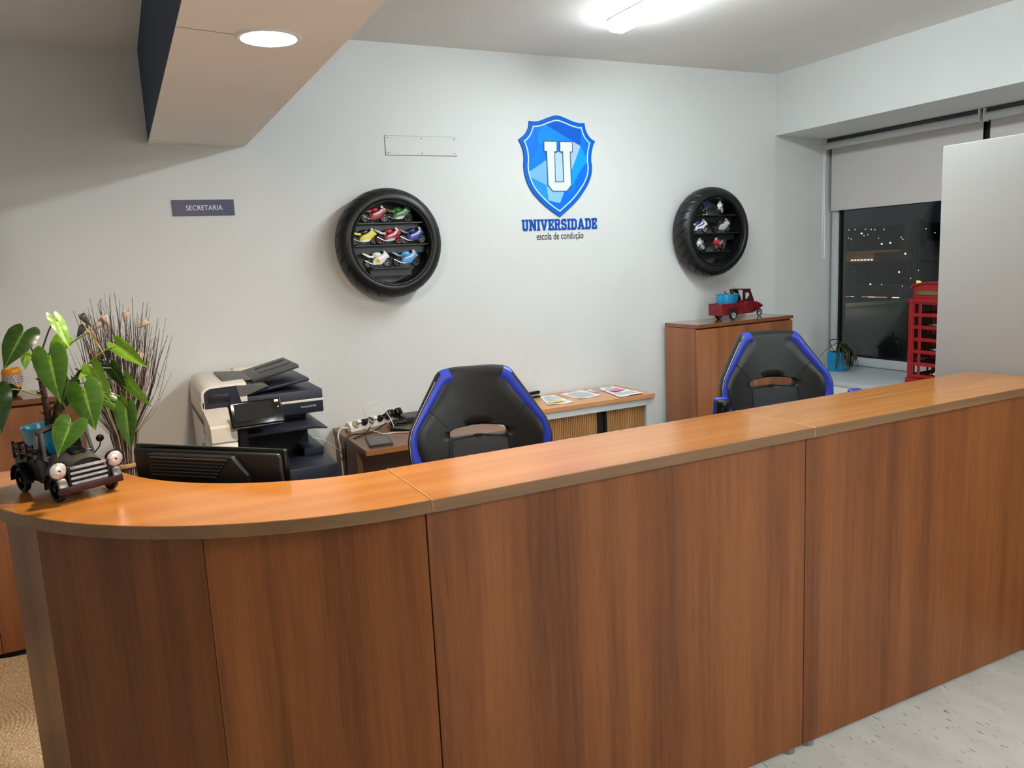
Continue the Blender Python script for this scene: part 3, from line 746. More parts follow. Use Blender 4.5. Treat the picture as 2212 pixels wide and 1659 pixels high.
_mc = {}
def colmat(c, rough=0.25):
    if c not in _mc: _mc[c] = mat('toy enamel %d %d %d' % c, c, rough, var=0.04, coat=0.4)
    return _mc[c]
def motorcycle(loc, ang, label, fair, tank, tail, rimc, number=None, s=1.16, group='toy motorcycles in the tyre shelves', belly=None):
    t = thing('toy_motorcycle', label, 'toy', loc, ang, group)
    def b(g, name, m, p=None, **k): return g.build(name, m, p or t, **k)
    S = Matrix.Scale(s, 4)
    RW = 0.0225
    for xx in (0.049, -0.046):
        wdt = 0.0065 if xx > 0 else 0.0085
        g = G().lathe([(0.0145, -wdt), (0.019, -wdt), (RW, -wdt * .4), (RW, wdt * .4), (0.019, wdt), (0.0145, wdt), (0.0145, -wdt)], 24, S @ T(xx, 0, RW) @ RX(PI / 2), cap=False)
        wh = b(g, 'wheel', M['rubber'])
        g = G().lathe([(0.0148, -.003), (0.0148, .003), (0.0128, .003), (0.0128, -.003), (0.0148, -.003)], 20, S @ T(xx, 0, RW) @ RX(PI / 2), cap=False)
        g.cyl((xx, -0.0055, RW), (xx, 0.0055, RW), 0.0045, n=10, M=S)
        for k in range(5):
            a = 2 * PI * k / 5
            g.cyl((xx, 0, RW), (xx + 0.0135 * math.cos(a), 0, RW + 0.0135 * math.sin(a)), 0.0013, n=5, M=S)
        b(g, 'rim', colmat(rimc), wh)
    g = G().prism([(.060, .056), (.063, .047), (.050, .043), (.038, .030), (.022, .015), (-.014, .011), (-.026, .019), (-.022, .032), (-.010, .046), (.016, .056), (.036, .070), (.050, .068)], -.0135, .0135, 'xz', .004, 2, M=S)
    fa = b(g, 'fairing', colmat(fair))
    if belly:
        g = G().prism([(.030, .030), (.022, .0175), (-.006, .0135), (-.017, .019), (-.004, .026)], -.0142, .0142, 'xz', .001, 1, M=S); b(g, 'belly_pan', colmat(belly))
    g = G()
    for sy in (-1, 1): g.prism([(.044, .060), (.030, .046), (-.006, .036), (-.008, .040), (.024, .052), (.036, .064)], sy * .0132, sy * .0139, 'xz', M=S)
    if not number: b(g, 'decal', colmat((205, 205, 210) if sum(fair) < 560 else (50, 54, 70)), fa, smooth=0)
    g = G().sphere((.002, 0, .060), .023, (1.05, .55, .62), M=S); b(g, 'tank', colmat(tank))
    g = G().prism([(-.012, .058), (-.030, .057), (-.060, .070), (-.072, .073), (-.070, .066), (-.040, .048), (-.014, .046)], -.008, .008, 'xz', .002, 2, M=S); b(g, 'tail', colmat(tail))
    g = G().prism([(-.014, .0605), (-.030, .0595), (-.042, .064), (-.034, .056), (-.014, .056)], -.0065, .0065, 'xz', .001, 1, M=S); b(g, 'seat', M['black'])
    g = G().box(-.026, .016, -.009, .009, .020, .046, .003, M=S); g.tube([(-.046, .0085, RW), (-.02, .009, .028)], .0022, 6, 1, M=S); g.tube([(-.046, -.0085, RW), (-.02, -.009, .028)], .0022, 6, 1, M=S); b(g, 'engine', M['charcoal'])
    g = G()
    for yy in (-.0085, .0085): g.tube([(.036, yy, .064), (.049, yy, RW)], .0022, 6, 1, M=S)
    b(g, 'fork', M['steel'])
    g = G().lathe([(0.0245, -.0055), (0.0250, 0), (0.0245, .0055)], 16, S @ T(.049, 0, RW) @ RX(PI / 2), cap=False, a0=0.5, a1=2.3); b(g, 'mudguard', colmat(fair))
    g = G().tube([(.0, .0125, .016), (-.025, .0135, .017), (-.064, .0125, .036)], [.0016, .002, .0030], 8, 4, M=S)
    g.tube([(.0, -.0125, .016), (-.025, -.0135, .017), (-.064, -.0125, .036)], [.0016, .002, .0030], 8, 4, M=S); b(g, 'exhaust', M['steel'])
    g = G().prism([(.034, .070), (.053, .064), (.046, .076), (.037, .083)], -.007, .007, 'xz', .0015, 1, M=S); b(g, 'windscreen', M['lens'])
    g = G().tube([(.030, -.02, .068), (.034, 0, .070), (.030, .02, .068)], .0016, 5, 2, M=S); b(g, 'handlebar', M['black'])
    g = G().tube([(-.03, -.010, .02), (-.036, -.022, 0.0008)], .0012, 5, 1, M=S); g.tube([(-.036, -.03, 0.001), (-.05, -.014, 0.001), (-.056, 0.01, 0.001)], .0012, 5, 1, M=S); b(g, 'stand', M['chrome'])
    if number:
        for sy in (-1,):
            g = G().sphere((.002, sy * .0135, .034), .0115, (1.1, .10, 1.0), M=S); pl = b(g, 'number_plate', colmat((232, 176, 34)))
            g = G(); text_geo(g, number, .011, .008, .0004, T(.0025, -.0172, .0338)); b(g, 'number', M['pure_black'], pl, smooth=0)
    return t
z1, z2, z3 = 1.944 + .0005, 1.823 + .0005, 1.697 + .0005
YM = 4.295
WHT, BLK, SIL = (226, 226, 226), (22, 22, 24), (176, 178, 182)
motorcycle((1.320, YM, z1), 0.0, 'red toy motorcycle at left on the top board of left tyre shelf', (150, 18, 26), (150, 18, 26), (120, 14, 22), SIL)
motorcycle((1.462, YM + .01, z1), -0.1, 'green and white toy motorcycle on the top board of left tyre shelf', (60, 150, 60), (48, 140, 50), (40, 110, 44), BLK, belly=WHT)
motorcycle((1.253, YM, z2), 0.0, 'yellow and black toy motorcycle on the middle board of left tyre shelf', (226, 206, 40), BLK, (226, 206, 40), SIL, belly=WHT)
motorcycle((1.392, YM - .01, z2), 0.05, 'red and silver toy motorcycle on the middle board of left tyre shelf', (160, 24, 34), (160, 24, 34), SIL, (190, 60, 60), belly=SIL)
motorcycle((1.533, YM, z2), 0.0, 'navy blue toy motorcycle on the middle board of left tyre shelf', (34, 52, 140), (22, 34, 100), (30, 32, 50), SIL)
motorcycle((1.317, YM, z3), 0.0, 'white toy motorcycle with yellow number 5 on the lowest board', (226, 224, 220), (226, 224, 220), (226, 224, 220), SIL, '5')
motorcycle((1.487, YM, z3), 0.0, 'light blue toy motorcycle on the lowest board of left tyre shelf', (84, 152, 210), (84, 152, 210), (60, 110, 160), BLK)
motorcycle((3.660, YM, z1), 0.75, 'blue toy motorcycle on the top board of right tyre shelf', (30, 80, 180), (24, 60, 150), (40, 90, 190), (210, 180, 60), s=1.1)
motorcycle((3.806, YM, z1), PI + 0.7, 'white and silver toy motorcycle on the top board of right tyre shelf', WHT, (200, 206, 200), SIL, BLK, s=1.1)
motorcycle((3.598, YM, z2), -0.12, 'white and blue toy motorcycle on the middle board of right tyre shelf', WHT, (40, 40, 140), WHT, SIL, belly=(40, 44, 150))
motorcycle((3.805, YM, z2), 0.0, 'black and silver toy motorcycle on the middle board of right tyre shelf', SIL, BLK, BLK, (90, 90, 92))
motorcycle((3.634, YM, z3), PI + 0.55, 'silver toy motorcycle on the lowest board of right tyre shelf', (214, 214, 216), SIL, BLK, SIL, s=1.1)
motorcycle((3.783, YM, z3), PI + 0.5, 'red and white toy motorcycle on the lowest board of right tyre shelf', (178, 34, 40), (190, 40, 44), WHT, (200, 200, 200), s=1.1, belly=(150, 24, 34))

# ================================================================== FURNITURE ON THE BACK WALL
def storage_cabinet(loc, rz, wdt, dep, h, label):
    t = thing('storage_cabinet', label, 'cabinet', loc, rz, 'brown laminate storage cabinets')
    g = G().box(-0.003, wdt + 0.003, -0.003, dep, h - 0.024, h, 0.0012, 1); g.build('top', M['wood_cab_h'], t)
    g = G().box(0, 0.018, 0.02, dep, 0.03, h - 0.026, 0.0008, 1).box(wdt - 0.018, wdt, 0.02, dep, 0.03, h - 0.026, 0.0008, 1).box(0.018, wdt - 0.018, dep - 0.008, dep, 0.03, h - 0.026).box(0.018, wdt - 0.018, 0.02, dep - 0.008, 0.05, 0.068).box(0.018, wdt - 0.018, 0.04, dep - 0.008, h - 0.06, h - 0.03)
    g.build('carcass', M['wood_cab'], t)
    for a, b_ in ((0.0015, wdt / 2 - 0.0015), (wdt / 2 + 0.0015, wdt - 0.0015)):
        g = G().box(a, b_, 0.0, 0.018, 0.035, h - 0.034, 0.001, 1); d = g.build('door', M['wood_cab'], t)
        xk = b_ - 0.045 if a < 0.1 else a + 0.045
        g = G().tube([(xk, 0.0, h * .62 + .05), (xk, -0.025, h * .62 + .045), (xk, -0.025, h * .62 - .045), (xk, 0.0, h * .62 - .05)], 0.004, 8, 3); g.build('handle', M['steel'], d)
    g = G().box(0.01, wdt - 0.01, 0.03, dep - 0.01, 0.0, 0.03); g.build('plinth', M['black'], t, smooth=0)
    return t
storage_cabinet((3.372, 4.036, 0), rad(2.2), 0.888, 0.325, 1.224, 'tall brown two-door cabinet in the window corner carrying the red three-wheeler')
storage_cabinet((-1.10, 4.07, 0), 0.0, 0.895, 0.325, 1.192, 'tall brown cabinet at far left behind the potted plant')

# low tambour cabinet
t = thing('tambour_cabinet', 'low white steel cabinet with beech top and ribbed sliding doors', 'cabinet', (1.84, 3.951, 0))
W_, D_, H_ = 1.118, 0.44, 0.831
g = G().box(0, W_, 0, D_, H_ - 0.027, H_, 0.0015, 1); g.build('top', M['wood_beech'], t)
g = G().box(0.004, 0.06, 0.012, D_, 0.0, H_ - 0.028, 0.002, 1).box(W_ - 0.06, W_ - 0.004, 0.012, D_, 0.0, H_ - 0.028, 0.002, 1).box(0.06, W_ - 0.06, 0.012, 0.05, H_ - 0.070, H_ - 0.028, 0.002, 1).box(0.06, W_ - 0.06, 0.012, D_, 0.03, 0.08, 0.002, 1).box(0.06, W_ - 0.06, D_ - 0.01, D_, 0.08, H_ - 0.028)
g.build('carcass', M['white_metal'], t)
g = G().box(W_ - 0.052, W_ - 0.028, 0.0105, 0.0125, H_ - 0.062, H_ - 0.050); g.build('lock_plate', M['alu'], t, smooth=0)
g = G().box(0.062, W_ - 0.062, 0.06, 0.07, 0.08, H_ - 0.07); g.build('interior', M['pure_black'], t, smooth=0)
def tambour(x0_, x1_):
    g = G(); n = int((x1_ - x0_) / 0.0125); p = (x1_ - x0_) / n
    for k in range(n):
        a = x0_ + k * p
        g.prism([(a + .0012, .036), (a + .003, .0325), (a + p - .003, .0325), (a + p - .0012, .036), (a + p - .0012, .042), (a + .0012, .042)], 0.08, H_ - 0.071, 'xy')
    g.box(x0_, x1_, .040, .046, 0.08, H_ - 0.071)
    o = g.build('tambour_slats', M['wood_tam'], t, smooth=0); o['kind'] = 'stuff'
tambour(0.066, 0.699); tambour(0.773, W_ - 0.064)
g = G().box(0.700, 0.772, 0.046, 0.056, 0.08, H_ - 0.071).box(0.757, 0.772, 0.033, 0.05, 0.08, H_ - 0.071, 0.002, 1); g.build('door_grip', M['pure_black'], t)

# papers on it
def paper(pts, label, seedv, z, lines=True, extra=None):
    """one printed sheet, corners given clockwise in the plane of the cabinet top"""
    cxm = sum(p[0] for p in pts) / 4; cym = sum(p[1] for p in pts) / 4
    A, B, C_, D__ = [Vector((p[0] - cxm, p[1] - cym, 0)) for p in pts]
    def P(u, v, h=0.0):
        q = A.lerp(B, u).lerp(D__.lerp(C_, u), v)
        curl = 0.004 * max(0, v - .7) * 3 * (0.5 + 0.5 * math.sin(6 * u + seedv)) + 0.0015
        return (q.x, q.y, curl + h)
    t = thing('paper_sheet', label, 'paper', (cxm, cym, z), group='printed sheets on the low cabinet')
    g = G().grid(lambda u, v: P(u, v), 10, 10)
    g.build('sheet', M['paper'], t, recalc=False)
    if lines:
        rnd = random.Random(seedv); g = G()
        for k in range(13):
            v = 0.2 + k * 0.055
            if v > 0.9: break
            u1 = 0.9 if rnd.random() < .7 else 0.4 + .4 * rnd.random()
            u0 = 0.1
            g.grid(lambda a, b_: P(u0 + (u1 - u0) * a, v + b_ * 0.018, 0.0006), 6, 1)
        g.grid(lambda a, b_: P(.3 + .4 * a, .08 + b_ * .04, 0.0006), 3, 1)
        g.build('print', M['ink'], t, recalc=False)
    return t
CT = 0.831
paper([(2.346, 4.36), (2.438, 4.33), (2.402, 4.02), (2.235, 4.04)], 'printed sheet lying nearest the left gaming chair', 1, CT)
paper([(2.481, 4.33), (2.674, 4.375), (2.659, 4.105), (2.484, 4.085)], 'printed sheet in the middle of the low cabinet top', 2, CT)
paper([(2.690, 4.345), (2.84, 4.365), (2.835, 4.27), (2.68, 4.23)], 'printed sheet partly under the sheet with the pink note', 3, CT)
paper([(2.774, 4.317), (2.900, 4.345), (2.897, 3.979), (2.700, 3.965)], 'printed sheet at right bearing the pink sticky note', 4, CT + 0.003)
g = G().grid(lambda u, v: (-.04 + .08 * u, -.03 + .06 * v, 0.002 + .004 * u * u), 4, 4)
tag(g.build('sticky_note', M['pink'], loc=(2.815, 4.17, CT + .0075), rotz=.2, recalc=False), 'pink sticky note stuck on the right-hand sheet', 'note')
g = G().grid(lambda u, v: (-.05 + .10 * u, -.02 + .04 * v, 0.002), 2, 2)
tag(g.build('note_slip', M['yellow_note'], loc=(2.315, 4.09, CT + .006), rotz=.1, recalc=False), 'yellow note slip on the left printed sheet beside the chair', 'note')
t = thing('stapler', 'small black stapler at the back of the low cabinet beside chair', 'stapler', (2.275, 4.33, CT), 0.1)
g = G().box(-.06, .06, -.016, .016, 0, .012, .004); g.build('base', M['black'], t)
g = G().box(-.055, .06, -.014, .014, .02, .042, .006, M=RY(-.03)); g.build('arm', M['black_gloss'], t)

# desk with the power strip
t = thing('side_desk', 'brown laminate desk against the back wall beside the copier', 'desk', (1.012, 3.712, 0))
DZ = 0.803
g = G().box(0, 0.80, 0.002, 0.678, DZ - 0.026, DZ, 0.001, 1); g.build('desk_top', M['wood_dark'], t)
g = G().box(0, 0.80, 0, 0.002, DZ - 0.026, DZ - .0005); g.build('front_edge', wood('light edge band', (128, 84, 40), (170, 116, 62), 'x', .4), t, smooth=0)
for xa in (0.004, 0.77):
    g = G().box(xa, xa + 0.026, 0.20, 0.66, 0.0, DZ - 0.027, 0.001, 1); g.build('side_panel', M['wood_dark'], t)
g = G().box(0.0035, 0.0305, 0.198, 0.2005, 0.0, DZ - 0.027); g.build('panel_edge', M['wood_edge'], t, smooth=0)
g = G().box(0.03, 0.77, 0.63, 0.65, 0.2, DZ - 0.027); g.build('modesty_panel', M['wood_dark'], t, smooth=0)
g = G().box(-0.001, 0.003, 0.43, 0.50, 0.655, 0.735, 0.001, 1); ho = g.build('cable_port', M['steel'], t)
g = G().box(-0.0018, 0.0, 0.437, 0.493, 0.662, 0.728); g.build('opening', M['pure_black'], ho, smooth=0)

# power strip and its plugs
ps = thing('power_strip', 'long white power strip lying on the brown desk', 'power strip', (1.06, 4.232, DZ), rad(24))
SLN = 0.375
def tz(z): return z
g = G().prism([(-0.028, 0.0), (-0.028, .026), (-.012, .048), (.016, .052), (.028, .03), (.028, 0)], 0, SLN, 'yz', 0.005, 2); g.build('housing', M['white_plastic'], ps)
def strip_pt(u, off=0.0, dz=0.0):
    a = rad(24); x_, y_ = u * SLN, -0.022 - off
    return (1.06 + x_ * math.cos(a) - y_ * math.sin(a), 4.232 + x_ * math.sin(a) + y_ * math.cos(a), DZ + .036 + dz)
for k in range(6):
    xx = 0.04 + k * 0.058
    g = G().lathe([(0.0, -.004), (0.016, -.004), (0.018, .0), (0.021, .0015), (0.021, .0)], 24, T(xx, -0.0205, 0.037) @ RX(rad(52)), cap=False); g.build('socket', M['charcoal'], ps)
plugs = [(0.11, 'white_plastic', 'white plug in the first socket of the power strip'), (0.265, 'black', 'black round plug in the second socket of the power strip'),
         (0.42, 'white_plastic', 'white charger plug in the third socket of the power strip'), (0.575, 'black', 'black bent plug in the fourth socket of the power strip'),
         (0.73, 'black_gloss', 'black bulky adapter in the fifth socket of the power strip'), (0.885, 'black_gloss', 'black adapter in the last socket of the power strip')]
for i, (u, mm, lab) in enumerate(plugs):
    p = strip_pt(u)
    t = thing('mains_plug', lab, 'plug', p, rad(24), 'plugs in the power strip')
    K = RX(rad(55))
    if i in (0, 2):
        g = G().lathe([(0.0185, .0), (0.0185, .008), (0.015, .012), (0.0, .012)], 20, K); g.build('plug_body', M[mm], t)
        g = G().box(-.014, .014, -.010, .010, .010, .042, .004, M=K); g.build('grip', M[mm], t)
    elif i in (1, 3):
        g = G().lathe([(0.0185, .0), (0.0185, .014), (0.012, .024), (0.009, .034), (0, .036)], 20, K); g.build('plug_body', M[mm], t)
        g = G().tube([Vector(K @ Vector((0, 0, .03))), Vector(K @ Vector((.01, 0, .05))), Vector(K @ Vector((.02, -.02, .056)))], .006, 8, 4); g.build('strain_relief', M[mm], t)
    else:
        g = G().lathe([(0.0185, .0), (0.0185, .01), (0, .01)], 20, K).box(-.022, .022, -.017, .022, .008, .055, .007, 3, M=K); g.build('plug_body', M[mm], t)
def cable(pts, r, m, label, name='cable', cat='cable', sub=8):
    g = G().tube(pts, r, 7, sub); return tag(g.build(name, M[m]), label, cat)
s2 = strip_pt(0.42, .03, -.004)
cable([s2, (1.165, 4.20, .875), (1.150, 4.19, .93), (1.20, 4.20, .956), (1.245, 4.20, .945), (1.285, 4.17, .87), (1.30, 4.14, .815), (1.325, 4.12, .8095)], .0024, 'white_plastic', 'thin white charging lead arching above the power strip')
cable([strip_pt(0.0, -.02, -.015), (1.02, 4.22, .83), (.996, 4.205, .79), (1.0, 4.19, .72), (1.0, 4.18, .45), (.99, 4.19, .02)], .0045, 'white_plastic', 'thick white lead of the power strip falling over the desk edge')
cable([strip_pt(0.265, .05, -.02), (1.12, 4.10, .812), (1.05, 4.10, .812), (1.003, 4.06, .80), (.992, 4.05, .72), (.988, 4.06, .4), (.985, 4.08, .012)], .0038, 'black', 'black mains lead hanging down in front of the desk side')
cable([strip_pt(0.575, .055, -.02), (1.18, 4.14, .808), (1.12, 4.09, .807), (1.06, 4.05, .8075), (1.035, 4.02, .8075)], .0034, 'black', 'short black lead curving across the desk top')
cable([(1.155, 4.19, .812), (1.185, 4.10, .808), (1.20, 4.03, .8075), (1.27, 4.02, .8075), (1.36, 3.96, .8075), (1.45, 3.90, .8075)], .003, 'white_plastic', 'white lead snaking across the desk toward the chair')
cable([(0.80, 3.95, .86), (.88, 4.0, .82), (.985, 4.13, .72), (.99, 4.15, .69)], .003, 'white_plastic', 'thin white lead from the copier to the cable port')
g = G(); rnd = random.Random(3)
for k in range(9):
    a = rnd.random() * 6.3
    pts = [(1.335 + .045 * math.cos(a + j * 1.3) + rnd.uniform(-.01, .01), 4.18 + .035 * math.sin(a + j * 1.3) + rnd.uniform(-.01, .01), DZ + .006 + .003 * k + rnd.random() * .006) for j in range(6)]
    g.tube(pts, .003, 6, 5)
tag(g.build('cable_bundle', M['black']), 'tangled bundle of dark leads beside the power strip', 'cable')
def slab_device(name, label, cat, pts, z, h, m, m2, parts=True):
    cxm = sum(p[0] for p in pts) / 4; cym = sum(p[1] for p in pts) / 4
    t = thing(name, label, cat, (cxm, cym, z))
    P = [(p[0] - cxm, p[1] - cym) for p in pts]
    g = G().prism(P, 0, h, 'xy', min(.002, h / 3), 2); g.build('case', M[m], t)
    Q = [(x_ * .86, y_ * .86) for x_, y_ in P]
    g = G().prism(Q, h - .0002, h + .0008, 'xy'); g.build('cover', M[m2], t)
    return t
slab_device('notebook', 'flat grey notebook lying alone at the front of the desk', 'notebook', [(1.092, 4.00), (1.205, 3.965), (1.168, 3.760), (1.047, 3.772)], DZ, .012, 'charcoal', 'grey_plastic')
slab_device('telephone_pad', 'black flat device on the desk below the white lead', 'device', [(1.262, 4.10), (1.305, 4.14), (1.40, 4.07), (1.345, 3.97)], DZ, .016, 'black', 'charcoal')
slab_device('laptop', 'closed grey laptop at the back of the desk against wall', 'laptop', [(1.395, 4.385), (1.66, 4.385), (1.66, 4.19), (1.395, 4.22)], DZ, .035, 'black', 'charcoal')

# ================================================================== COPIER
cp = thing('photocopier', 'white and navy office copier with tilting touch screen by back wall', 'copier', (0.285, 3.76, 0))
def b_(g, name, m, p=None, **k): return g.build(name, M[m] if isinstance(m, str) else m, p or cp, **k)
CW = 0.545
# lower body with drawers
g = G().box(0.0, CW, -0.10, 0.6, 0.03, 0.815, 0.006); b_(g, 'lower_body', 'navy')
for k in range(3):
    z0 = 0.06 + k * 0.205
    g = G().box(0.012, CW - 0.012, -0.118, -0.098, z0, z0 + 0.195, 0.005); dr = b_(g, 'paper_drawer', 'navy')
    g = G().box(0.17, CW - 0.17, -0.122, -0.117, z0 + 0.135, z0 + 0.165, 0.004); b_(g, 'drawer_grip', 'navy_dark', dr)
g = G().box(0.125, CW - .004, -0.24, 0.45, 0.70, 0.818, 0.008); b_(g, 'bridge_unit', 'navy')
g = G().box(0.43, CW - 0.02, -0.03, 0.4, 0.818, 0.86, 0.006); b_(g, 'tray_step', 'navy')
# white column at front left with the port
g = G().prism([(-0.29, 0.03), (-0.29, 0.985), (-0.285, 0.992), (0.55, 0.992), (0.55, 0.03)], 0.0, 0.106, 'yz', 0.004, 2); b_(g, 'front_column', 'white_plastic')
g = G().prism([(-0.295, 0.996), (-0.295, 1.058), (-0.285, 1.068), (-0.005, 1.100), (0.0, 0.996)], 0.0, 0.108, 'yz', 0.005, 2); b_(g, 'column_lid', 'white_plastic')
g = G().box(0.066, 0.094, -0.2925, -0.289, 0.932, 0.966, .001, 1); po = b_(g, 'port_label', 'paper')
g = G().box(0.072, 0.088, -0.294, -0.2915, 0.945, 0.957); b_(g, 'port', 'pure_black', po, smooth=0)
# left flank
g = G().box(-0.004, 0.006, 0.0, 0.6, 0.25, 1.02, 0.003); fl = b_(g, 'side_cover', 'white_plastic')
g = G().box(-0.007, -0.003, 0.05, 0.10, 0.72, 0.93, 0.003); b_(g, 'side_grip', 'grey_plastic', fl)
g = G().box(-0.008, 0.01, 0.14, 0.44, 0.40, 0.80, 0.01); b_(g, 'bypass_tray', 'white_plastic', fl)
# dark throat between the body and the scanner
g = G().box(0.13, CW - 0.06, 0.12, 0.6, 0.815, 1.03); b_(g, 'rear_tower', 'navy_dark')
g = G().box(0.125, 0.16, -0.20, 0.15, 0.815, 1.02); b_(g, 'throat_wall', 'navy_dark')
# output shelf with ribs
g = G().prism([(0.16, .965), (0.50, .955), (0.56, .945), (0.56, .952), (0.50, .968), (0.16, .985)], -0.14, 0.4, 'xz', .002, 1, M=RY(rad(-2)) ); os_ = b_(g, 'output_shelf', 'navy')
g = G()
for k in range(5): g.box(0.22, 0.52, -0.12 + k * .03, -0.112 + k * .03, .968, .974, .002, 1)
b_(g, 'shelf_ribs', 'navy', os_)
# scanner with stripe
g = G().box(0.0, CW + .003, 0.0, 0.6, 1.022, 1.135, 0.006); b_(g, 'scanner', 'navy')
g = G().box(-.002, CW + .005, -0.002, 0.6, 1.078, 1.090, 0.002, 1); b_(g, 'white_stripe', 'white_plastic')
g = G().box(-.003, 0.012, -0.004, 0.6, 1.05, 1.135, 0.004); b_(g, 'corner_trim', 'white_plastic')
tg = G(); text_geo(tg, 'VersaLink C7100', 0.0085, 0.072, 0.0005, T(0.475, -0.0012, 1.052)); b_(tg, 'model_text', 'white_ink', smooth=0)
# feeder: white hood with navy front and handle
hood = [(0.0, 1.10), (0.0, 1.165)] + [(0.045 - 0.045 * math.cos(a), 1.165 + 0.035 * math.sin(a)) for a in (.4, .8, 1.2)] + [(0.05, 1.201), (0.20, 1.205), (0.20, 1.10)]
g = G().prism(hood, -0.004, 0.6, 'xz', .003, 2); hd = b_(g, 'feeder_hood', 'white_plastic')
fr_ = [(0.012, 1.10), (0.012, 1.162)] + [(0.052 - 0.040 * math.cos(a), 1.160 + 0.032 * math.sin(a)) for a in (.4, .8, 1.2)] + [(0.06, 1.192), (0.155, 1.194), (0.175, 1.10)]
g = G().prism(fr_, -0.008, -0.002, 'xz', .0015, 1); b_(g, 'hood_front', 'navy', hd)
g = G().box(0.028, 0.122, -0.0095, -0.006, 1.124, 1.163, .003, 2); hh = b_(g, 'handle_recess', 'navy_dark', hd)
g = G().box(0.20, CW - 0.02, 0.5, 0.6, 1.135, 1.215, .02, 3); b_(g, 'rear_ridge', 'white_plastic')
g = G().box(0.11, 0.27, 0.12, 0.48, 1.202, 1.212, .003, M=T(.12, 0, 1.2) @ RY(rad(4)) @ T(-.12, 0, -1.2)); b_(g, 'feeder_lid', 'grey_plastic')
g = G().prism([(0.15, 1.195), (0.29, 1.183), (0.30, 1.175), (0.19, 1.14), (0.165, 1.14)], -0.006, 0.13, 'xz', .002, 1); b_(g, 'edge_guide', 'grey_plastic')
KI = T(.24, 0, 1.19) @ RY(rad(-13)) @ T(-.24, 0, -1.19)
g = G().box(0.24, 0.47, 0.08, 0.47, 1.185, 1.203, .004, M=KI); it = b_(g, 'input_tray', 'charcoal')
g = G().box(0.30, 0.45, 0.20, 0.21, 1.203, 1.207, .001, 1, M=KI).box(0.30, 0.45, 0.36, 0.37, 1.203, 1.207, .001, 1, M=KI); b_(g, 'paper_guide', 'charcoal', it)
KO = T(.22, 0, 1.15) @ RY(rad(-8)) @ T(-.22, 0, -1.15)
g = G().box(0.20, 0.50, 0.04, 0.5, 1.135, 1.150, .004, M=KO); b_(g, 'feeder_output', 'navy')
g = G().box(0.16, 0.24, 0.02, 0.5, 1.135, 1.19, .004); b_(g, 'feeder_core', 'navy_dark')
# touch screen on a stalk, tilted back
KS = T(0.193, -0.30, 1.106) @ RZ(rad(4)) @ RX(rad(-24))
g = G().box(-.112, .112, -.010, .012, -.058, .058, .009, 3, M=KS); sc_ = b_(g, 'touch_screen', 'black_gloss')
g = G().box(-.092, .066, -.0112, -.0095, -.030, .046, .001, 1, M=KS); b_(g, 'display', 'screen', sc_)
g = G().box(.079, .097, -.0118, -.0095, .036, .047, .001, 1, M=KS); b_(g, 'home_button', 'white_plastic', sc_)
g = G().box(-.10, .10, -.0105, .0, -.0605, -.0575, .001, 1, M=KS); b_(g, 'lower_rim', 'grey_plastic', sc_)
g = G().box(.09, .094, -.0112, -.0095, .012, .016, M=KS); b_(g, 'led', 'white_ink', sc_, smooth=0)
g = G().box(0.11, 0.29, -0.28, -0.02, 1.035, 1.055, .006).box(.15, .24, -.275, -.02, 1.045, 1.085, .01); b_(g, 'screen_arm', 'black')
for xx in (0.05, CW - 0.05):
    for yy in (-0.05, 0.5):
        g = G().sphere((xx, yy, 0.016), 0.016, (1, .7, 1)); b_(g, 'caster', 'black')

# ================================================================== MONITOR (seen from behind)
mo = thing('computer_monitor', 'black monitor seen from behind inside the curved counter', 'monitor', (0.19, 2.435, 0.75), rad(-45.7))
KM = T(0, 0, 0.285) @ RX(rad(3))
g = G().box(-.272, .272, 0.0, .018, -.165, .165, .006, 3, M=KM); sh = g.build('front_frame', M['black_gloss'], mo)
g = G().box(-.262, .262, .0175, .0188, -.152, .155, M=KM); g.build('display', M['screen'], mo, smooth=0)
g = G().box(-.266, .266, -.020, .002, -.158, .158, .012, 3, M=KM); g.build('back_shell', M['black'], mo)
g = G().prism([(-.19, -.14), (-.19, .148), (-.17, .150), (.115, .150), (.165, .097), (.165, -.14)], -.040, -.015, 'xz', .006, 2, M=KM)
# tapered back cover
g.build('back_cover', M['black'], mo)
g = G().prism([(-.178, .147), (.112, .147), (.052, .085), (-.178, .085)], -.0425, -.0395, 'xz', M=KM); g.build('vent_recess', M['pure_black'], mo, smooth=0)
for k in range(6):
    zz = .141 - k * .0105
    x1_ = .110 - max(0, (.147 - zz)) * .95
    g = G().box(-.176, x1_, -.047, -.041, zz - .0028, zz + .0028, .0015, 1, M=KM); g.build('vent_slat', M['charcoal'], mo)
g = G(); text_geo(g, 'PHILIPS', .022, .13, .0008, KM @ T(-.03, -.040, .018)); g.build('embossed_name', M['black_gloss'], mo, smooth=0)
g = G().box(-.03, .03, -.075, -.035, -.16, .02, .006, M=KM).box(-.028, .028, -.07, -.045, -.285, -.14, .004, M=KM); g.build('stand', M['black'], mo)
g = G().lathe([(0, 0), (.125, 0), (.125, .006), (.11, .012), (0, .014)], 40, T(0, -.03, 0)); g.build('base', M['black'], mo)

